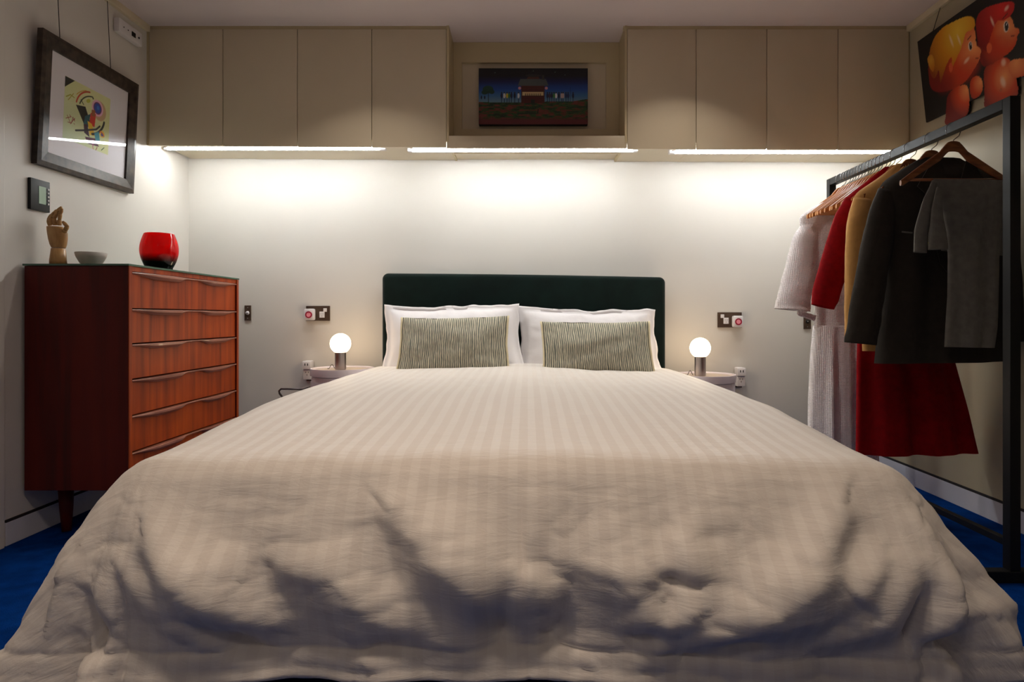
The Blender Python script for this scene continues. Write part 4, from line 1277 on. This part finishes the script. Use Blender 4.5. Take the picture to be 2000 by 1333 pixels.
# hangers -----------------------------------------------------------------
def make_hanger(wm, name='clothes_hanger'):
    t = thing(name, (0, 0, 0), 'x', 'hanger')
    pts = []
    for k in range(15):
        a = math.radians(200 - k * 200 / 14)
        pts.append((-.0265 * math.cos(a) * -1, 0, -.0045 - .0265 + .0315 * math.sin(a) + 0.0))
    # arc over the rail, then the shank curls under to the centre
    pts = [(-.0275, 0, -.045), (-.0280, 0, -.030)] + [(-.028 * math.cos(math.radians(a)), 0, -.026 + .0278 * math.sin(math.radians(a))) for a in range(0, 181, 15)] + [(.0275, 0, -.036), (.022, 0, -.050), (.010, 0, -.060), (.001, 0, -.067), (0, 0, -.078)]
    MB().tube(pts, .0017, 8).build('hook', M['chrome'], t, True)
    v = []; f = []; n = 40; W = .212
    def ztop(x):
        a = abs(x) / W
        return -.071 - .020 * (1 - math.cos(min(a / .25, 1) * math.pi / 2)) - .135 * max(0, a - .10) ** 1.05 / .9 ** 1.05
    for k in range(n + 1):
        x = -W + 2 * W * k / n; a = abs(x) / W
        th = .040 - .014 * a if a < .96 else .020
        zt_, zb_ = ztop(x), ztop(x) - th
        yc = -.012 * a * a
        w = .0065
        sec = [(yc - w * .5, zt_), (yc + w * .5, zt_), (yc + w, zt_ - .005), (yc + w, zb_ + .005), (yc + w * .5, zb_), (yc - w * .5, zb_), (yc - w, zb_ + .005), (yc - w, zt_ - .005)]
        v += [(x, p, q) for p, q in sec]
    for k in range(n):
        for j in range(8):
            f.append((k * 8 + j, k * 8 + (j + 1) % 8, (k + 1) * 8 + (j + 1) % 8, (k + 1) * 8 + j))
    f.append(tuple(range(8))); f.append(tuple(n * 8 + j for j in range(8)))
    auto_smooth(mesh_obj('shoulders', v, f, wm, t), 50)
    MB().tube([(-.197, -.006, -.222), (.197, -.006, -.222)], .0055, 10).build('trouser_bar', wm, t, True)
    return t
proto = make_hanger(M['hanger_wood']); proto_d = make_hanger(M['hanger_dark'])
used = {proto: False, proto_d: False}
def put_hanger(px, label, group, p, rot=0.0, Y=None, sc=1.0):
    if not used[p]:
        r = p; used[p] = True
    else:
        r = p.copy(); C.objects.link(r)
        for ch in p.children:
            c = ch.copy(); C.objects.link(c); c.parent = r
    Y = Y or RX * F / (px - VX)
    r.location = (RX, Y, RZ + .0035); r.rotation_euler = (0, 0, rot); r.scale = (sc, 1, 1)
    r['label'] = label
    if group: r['group'] = group
    elif 'group' in r: del r['group']
    return r, Y
rnd = random.Random(5)
gE = 'bare wooden hangers crowded on the rail'
for i, px in enumerate((1652, 1657, 1662, 1668, 1674, 1680, 1686, 1692, 1699, 1706, 1713, 1721, 1729, 1737)):
    put_hanger(px, 'bare wooden hanger crowded between the white dress and the red dress', gE, proto, rnd.uniform(-.05, .12))
put_hanger(1643, 'wooden hanger carrying the white waffle dress', None, proto, .03)
put_hanger(1750, 'wooden hanger carrying the red dress', None, proto, .02)
put_hanger(1778, 'brown wooden hanger carrying the tan jacket', None, proto_d, .02)
put_hanger(1819, 'brown wooden hanger carrying the charcoal jacket', None, proto_d, .0)
put_hanger(1862, 'brown wooden hanger nearest the camera, with grey trousers over its bar', None, proto_d, .0)

# garments -------------------------------------------------------------------
def shell(name, rows, Y, thick, m, parent, folds=(), nu=56, nv=70, seed=0, topthin=True, tp=None, back=True, amp=1.0, fold_start=.15):
    """a hollow cloth shell. rows: (pxl, pyl, pxr, pyr) at depth Y, top to bottom"""
    rows = np.array(rows, float); t = np.linspace(0, 1, len(rows))
    # rows spaced by height
    hgt = np.cumsum([0] + [abs(rows[i + 1, 1] + rows[i + 1, 3] - rows[i, 1] - rows[i, 3]) / 2 + 1e-3 for i in range(len(rows) - 1)]); hgt /= hgt[-1]
    tv = np.linspace(0, 1, nv)
    R = np.stack([np.interp(tv, hgt, rows[:, i]) for i in range(4)], -1)
    # light smoothing of the outline
    for _ in range(2):
        R[1:-1] = (R[:-2] + 2 * R[1:-1] + R[2:]) / 4
    u = np.linspace(0, 1, nu)
    U, T = np.meshgrid(u, tv)
    px = R[:, 0:1] * (1 - U) + R[:, 2:3] * U; py = R[:, 1:2] * (1 - U) + R[:, 3:4] * U
    X = (px - VX) * Y / F; Z = CAMZ - (py - VY) * Y / F
    prof = (1 - np.abs(2 * U - 1) ** 3.0) ** .5
    th = thick * (sstep(0, .12, T) * .8 + .2 if topthin else 1)
    fd = np.zeros_like(U)
    for (fr_, a, ph) in folds:
        fd += a * np.cos(2 * math.pi * fr_ * U + ph + 1.2 * fbm(T * 1.5, U * 1.0, 2, seed)) * (sstep(fold_start, .9, T))
    fd += .006 * fbm(U * 5, T * 6, 4, seed + 3) * amp
    yf = -th * prof - fd * prof
    yb = th * prof - fd * prof * .6
    F1 = np.stack([X, Y + yf, Z], -1).reshape(-1, 3); B1 = np.stack([X, Y + yb, Z], -1).reshape(-1, 3)
    idx = np.arange(nu * nv).reshape(nv, nu); N = nu * nv
    q1 = np.stack([idx[:-1, :-1], idx[1:, :-1], idx[1:, 1:], idx[:-1, 1:]], -1).reshape(-1, 4).tolist()
    q2 = [[a + N, d_ + N, c_ + N, b_ + N] for a, b_, c_, d_ in q1]
    q3 = []
    for i in range(nv - 1):
        q3.append([idx[i, 0], idx[i, 0] + N, idx[i + 1, 0] + N, idx[i + 1, 0]]); q3.append([idx[i, -1], idx[i + 1, -1], idx[i + 1, -1] + N, idx[i, -1] + N])
    for j in range(nu - 1):
        q3.append([idx[0, j], idx[0, j + 1], idx[0, j + 1] + N, idx[0, j] + N])
    q3 = [[int(z) for z in q] for q in q3]
    v = np.concatenate([F1, B1])
    return mesh_obj(name, v, q1 + q2 + q3, m, parent, True)

def sleeve(name, path, Y, m, parent, flat=.6, seed=0, nv=40, n=28, wr=.06):
    """path rows: (px, py, half width px, depth offset m)"""
    pa = np.array(path, float); t = np.linspace(0, 1, len(pa)); tv = np.linspace(0, 1, nv)
    Q = np.stack([np.interp(tv, t, pa[:, i]) for i in range(4)], -1)
    for _ in range(3): Q[1:-1] = (Q[:-2] + 2 * Q[1:-1] + Q[2:]) / 4
    dx = np.gradient(Q[:, 0]); dy = np.gradient(Q[:, 1]); l_ = np.hypot(dx, dy); tx, ty = dx / l_, dy / l_
    v = []; f = []
    for i in range(nv):
        Yi = Y + Q[i, 3]
        for j in range(n):
            a = 2 * math.pi * j / n
            w = Q[i, 2] * (1 + wr * float(fbm(np.array(a * .9 + 3), np.array(tv[i] * 7), 3, seed)))
            ox = ty[i] * -1 * w * math.cos(a); oy = tx[i] * w * math.cos(a)
            p = P(Q[i, 0] + ox, Q[i, 1] + oy, Yi)
            v.append((p[0], Yi + flat * w * Y / F * math.sin(a), p[2]))
    for i in range(nv - 1):
        for j in range(n):
            f.append((i * n + j, i * n + (j + 1) % n, (i + 1) * n + (j + 1) % n, (i + 1) * n + j))
    f.append(tuple(range(n)))
    o = mesh_obj(name, v, f, m, parent, True)
    so = o.modifiers.new('thickness', 'SOLIDIFY'); so.thickness = .003; so.offset = -1
    return o

def strap_poly(name, pts, Y, dy, m, parent, t=.004):
    n = len(pts); v = [(*P(a, b, Y)[:1], Y + dy, P(a, b, Y)[2]) for a, b in pts] + [(*P(a, b, Y)[:1], Y + dy + t, P(a, b, Y)[2]) for a, b in pts]
    f = [tuple(range(n)), tuple(range(n, 2 * n))] + [(i, (i + 1) % n, n + (i + 1) % n, n + i) for i in range(n)]
    return mesh_obj(name, v, f, m, parent)

# white dress
Yw = RX * F / (1643 - VX)
w = thing('dress', (RX, Yw, .15), 'long white waffle cotton dress with short sleeves at the far end of the rail', 'dress')
shell('bodice', [(1624, 388, 1664, 388), (1592, 402, 1696, 402), (1560, 424, 1724, 424), (1564, 450, 1718, 450), (1580, 520, 1704, 520), (1592, 600, 1694, 600), (1590, 640, 1696, 640)], Yw - .012, .042, M['white_dress'], w, folds=[(3, .006, 0)], seed=2, topthin=False)
shell('skirt', [(1590, 636, 1696, 636), (1584, 700, 1700, 700), (1580, 780, 1706, 780), (1578, 900, 1712, 900)], Yw, .085, M['white_dress'], w, folds=[(4, .020, 1), (7, .008, 2)], seed=3, topthin=False, fold_start=-.3)
sleeve('sleeve', [(1590, 436, 20, 0), (1572, 470, 24, -.02), (1562, 530, 29, -.03), (1550, 585, 33, -.04), (1548, 606, 34, -.04)], Yw, M['white_dress'], w, .75, 4, wr=.12)
sleeve('sleeve', [(1698, 438, 20, 0), (1716, 480, 24, -.01), (1726, 540, 28, -.01), (1736, 598, 32, -.01)], Yw, M['white_dress'], w, .75, 5, wr=.12)
sleeve('belt', [(1592, 622, 6, -.05), (1560, 612, 5, -.08), (1576, 604, 5, -.085)], Yw, M['white_dress'], w, .5, 6)
# red dress
Yr = RX * F / (1750 - VX)
r = thing('dress', (RX, Yr, .27), 'dark red wool dress with wide hem hanging behind the tan jacket', 'dress')
shell('body', [(1728, 326, 1774, 328), (1690, 356, 1812, 358), (1652, 384, 1850, 386), (1648, 400, 1852, 402), (1660, 470, 1842, 470), (1676, 600, 1838, 600), (1673, 700, 1862, 700), (1672, 800, 1890, 800), (1671, 889, 1910, 885)], Yr + .01, .042, M['red_cloth'], r, folds=[(2.6, .020, 2.2), (5, .006, 1)], seed=6)
sleeve('sleeve', [(1668, 392, 18, 0), (1652, 430, 24, -.01), (1632, 510, 28, -.02), (1613, 575, 27, -.03), (1607, 600, 23, -.03)], Yr, M['red_cloth'], r, .55, 7)
sleeve('sleeve', [(1838, 394, 18, 0), (1854, 440, 24, .0), (1874, 520, 28, -.0), (1890, 596, 26, -.0)], Yr, M['red_cloth'], r, .55, 8)
# tan jacket
Yt = RX * F / (1778 - VX)
r = thing('jacket', (RX, Yt, .74), 'tan cotton jacket hanging between the red dress and the charcoal jacket', 'jacket')
shell('body', [(1752, 320, 1806, 322), (1712, 350, 1850, 352), (1670, 378, 1886, 380), (1664, 400, 1892, 400), (1676, 500, 1880, 500), (1682, 600, 1878, 600), (1684, 686, 1880, 686)], Yt, .036, M['tan_cloth'], r, folds=[(2, .006, 1)], seed=9)
sleeve('sleeve', [(1686, 390, 19, -.005), (1676, 440, 23, -.015), (1672, 540, 22, -.02), (1671, 620, 21, -.03), (1671, 662, 21, -.03)], Yt, M['tan_cloth'], r, .6, 10, wr=.1)
sleeve('sleeve', [(1872, 390, 19, -.005), (1886, 440, 23, -.01), (1890, 540, 22, -.01), (1890, 662, 21, -.01)], Yt, M['tan_cloth'], r, .6, 11)
strap_poly('lapel', [(1752, 330), (1738, 345), (1712, 395), (1742, 470), (1768, 520), (1778, 400)], Yt, -.050, M['tan_cloth'], r)
# charcoal jacket
Yd = RX * F / (1819 - VX)
r = thing('jacket', (RX, Yd, .72), 'charcoal wool jacket hanging in front of the tan jacket', 'jacket')
shell('body', [(1800, 308, 1876, 310), (1762, 330, 1910, 330), (1722, 356, 1954, 352), (1716, 372, 1962, 368), (1728, 450, 1958, 450), (1722, 560, 1962, 560), (1714, 640, 1968, 640), (1707, 710, 1974, 705)], Yd, .065, M['dark_cloth'], r, folds=[(1.6, .012, 0), (4, .004, 1)], seed=12)
sleeve('sleeve', [(1736, 374, 21, -.01), (1722, 420, 27, -.02), (1708, 500, 30, -.04), (1696, 580, 31, -.05), (1685, 640, 31, -.05), (1682, 672, 31, -.05)], Yd, M['dark_cloth'], r, .6, 13, wr=.12)
sleeve('sleeve', [(1944, 374, 21, 0), (1958, 430, 26, .01), (1966, 540, 28, .01), (1972, 668, 28, .02)], Yd, M['dark_cloth'], r, .6, 14)
strap_poly('lapel', [(1812, 318), (1790, 335), (1768, 372), (1790, 392), (1782, 402), (1812, 520), (1828, 540), (1834, 400)], Yd, -.083, M['dark_cloth'], r)
strap_poly('lapel', [(1862, 318), (1880, 335), (1900, 372), (1882, 392), (1890, 402), (1850, 520), (1836, 540), (1840, 400)], Yd, -.083, M['dark_cloth'], r)
strap_poly('breast_pocket', [(1742, 456), (1762, 458), (1762, 461), (1742, 459)], Yd, -.072, M['grey_cloth'], r)
# grey trousers folded over the near hanger's bar
Yg = RX * F / (1862 - VX)
r = thing('trousers', (RX, Yg, .8), 'grey wool trousers folded over the bar of the nearest hanger', 'trousers')
shell('leg', [(1822, 349, 1962, 352), (1826, 362, 1965, 362), (1840, 410, 1962, 404), (1848, 450, 1958, 450), (1851, 500, 1952, 500), (1850, 580, 1950, 580), (1846, 640, 1948, 640), (1844, 678, 1942, 680)], Yg - .020, .016, M['grey_cloth'], r, folds=[(2.0, .006, .5)], seed=15)
shell('leg', [(1828, 350, 1968, 352), (1834, 400, 1970, 400), (1838, 490, 1967, 500)], Yg + .012, .012, M['grey_cloth'], r, folds=[(2.0, .005, .5)], seed=16)
sleeve('waist', [(1826, 354, 6, -.036), (1811, 400, 11, -.045), (1800, 450, 14, -.05), (1797, 494, 13, -.05)], Yg, M['grey_cloth'], r, .35, 17, wr=.10)
sleeve('waist', [(1834, 366, 5, -.05), (1830, 410, 11, -.062), (1831, 455, 17, -.066), (1832, 488, 20, -.066)], Yg, M['grey_cloth'], r, .32, 18, wr=.14)
strap_poly('size_label', [(1792, 478), (1807, 476), (1807, 486), (1792, 488)], Yg, -.068, M['yellow'], r, .0015)
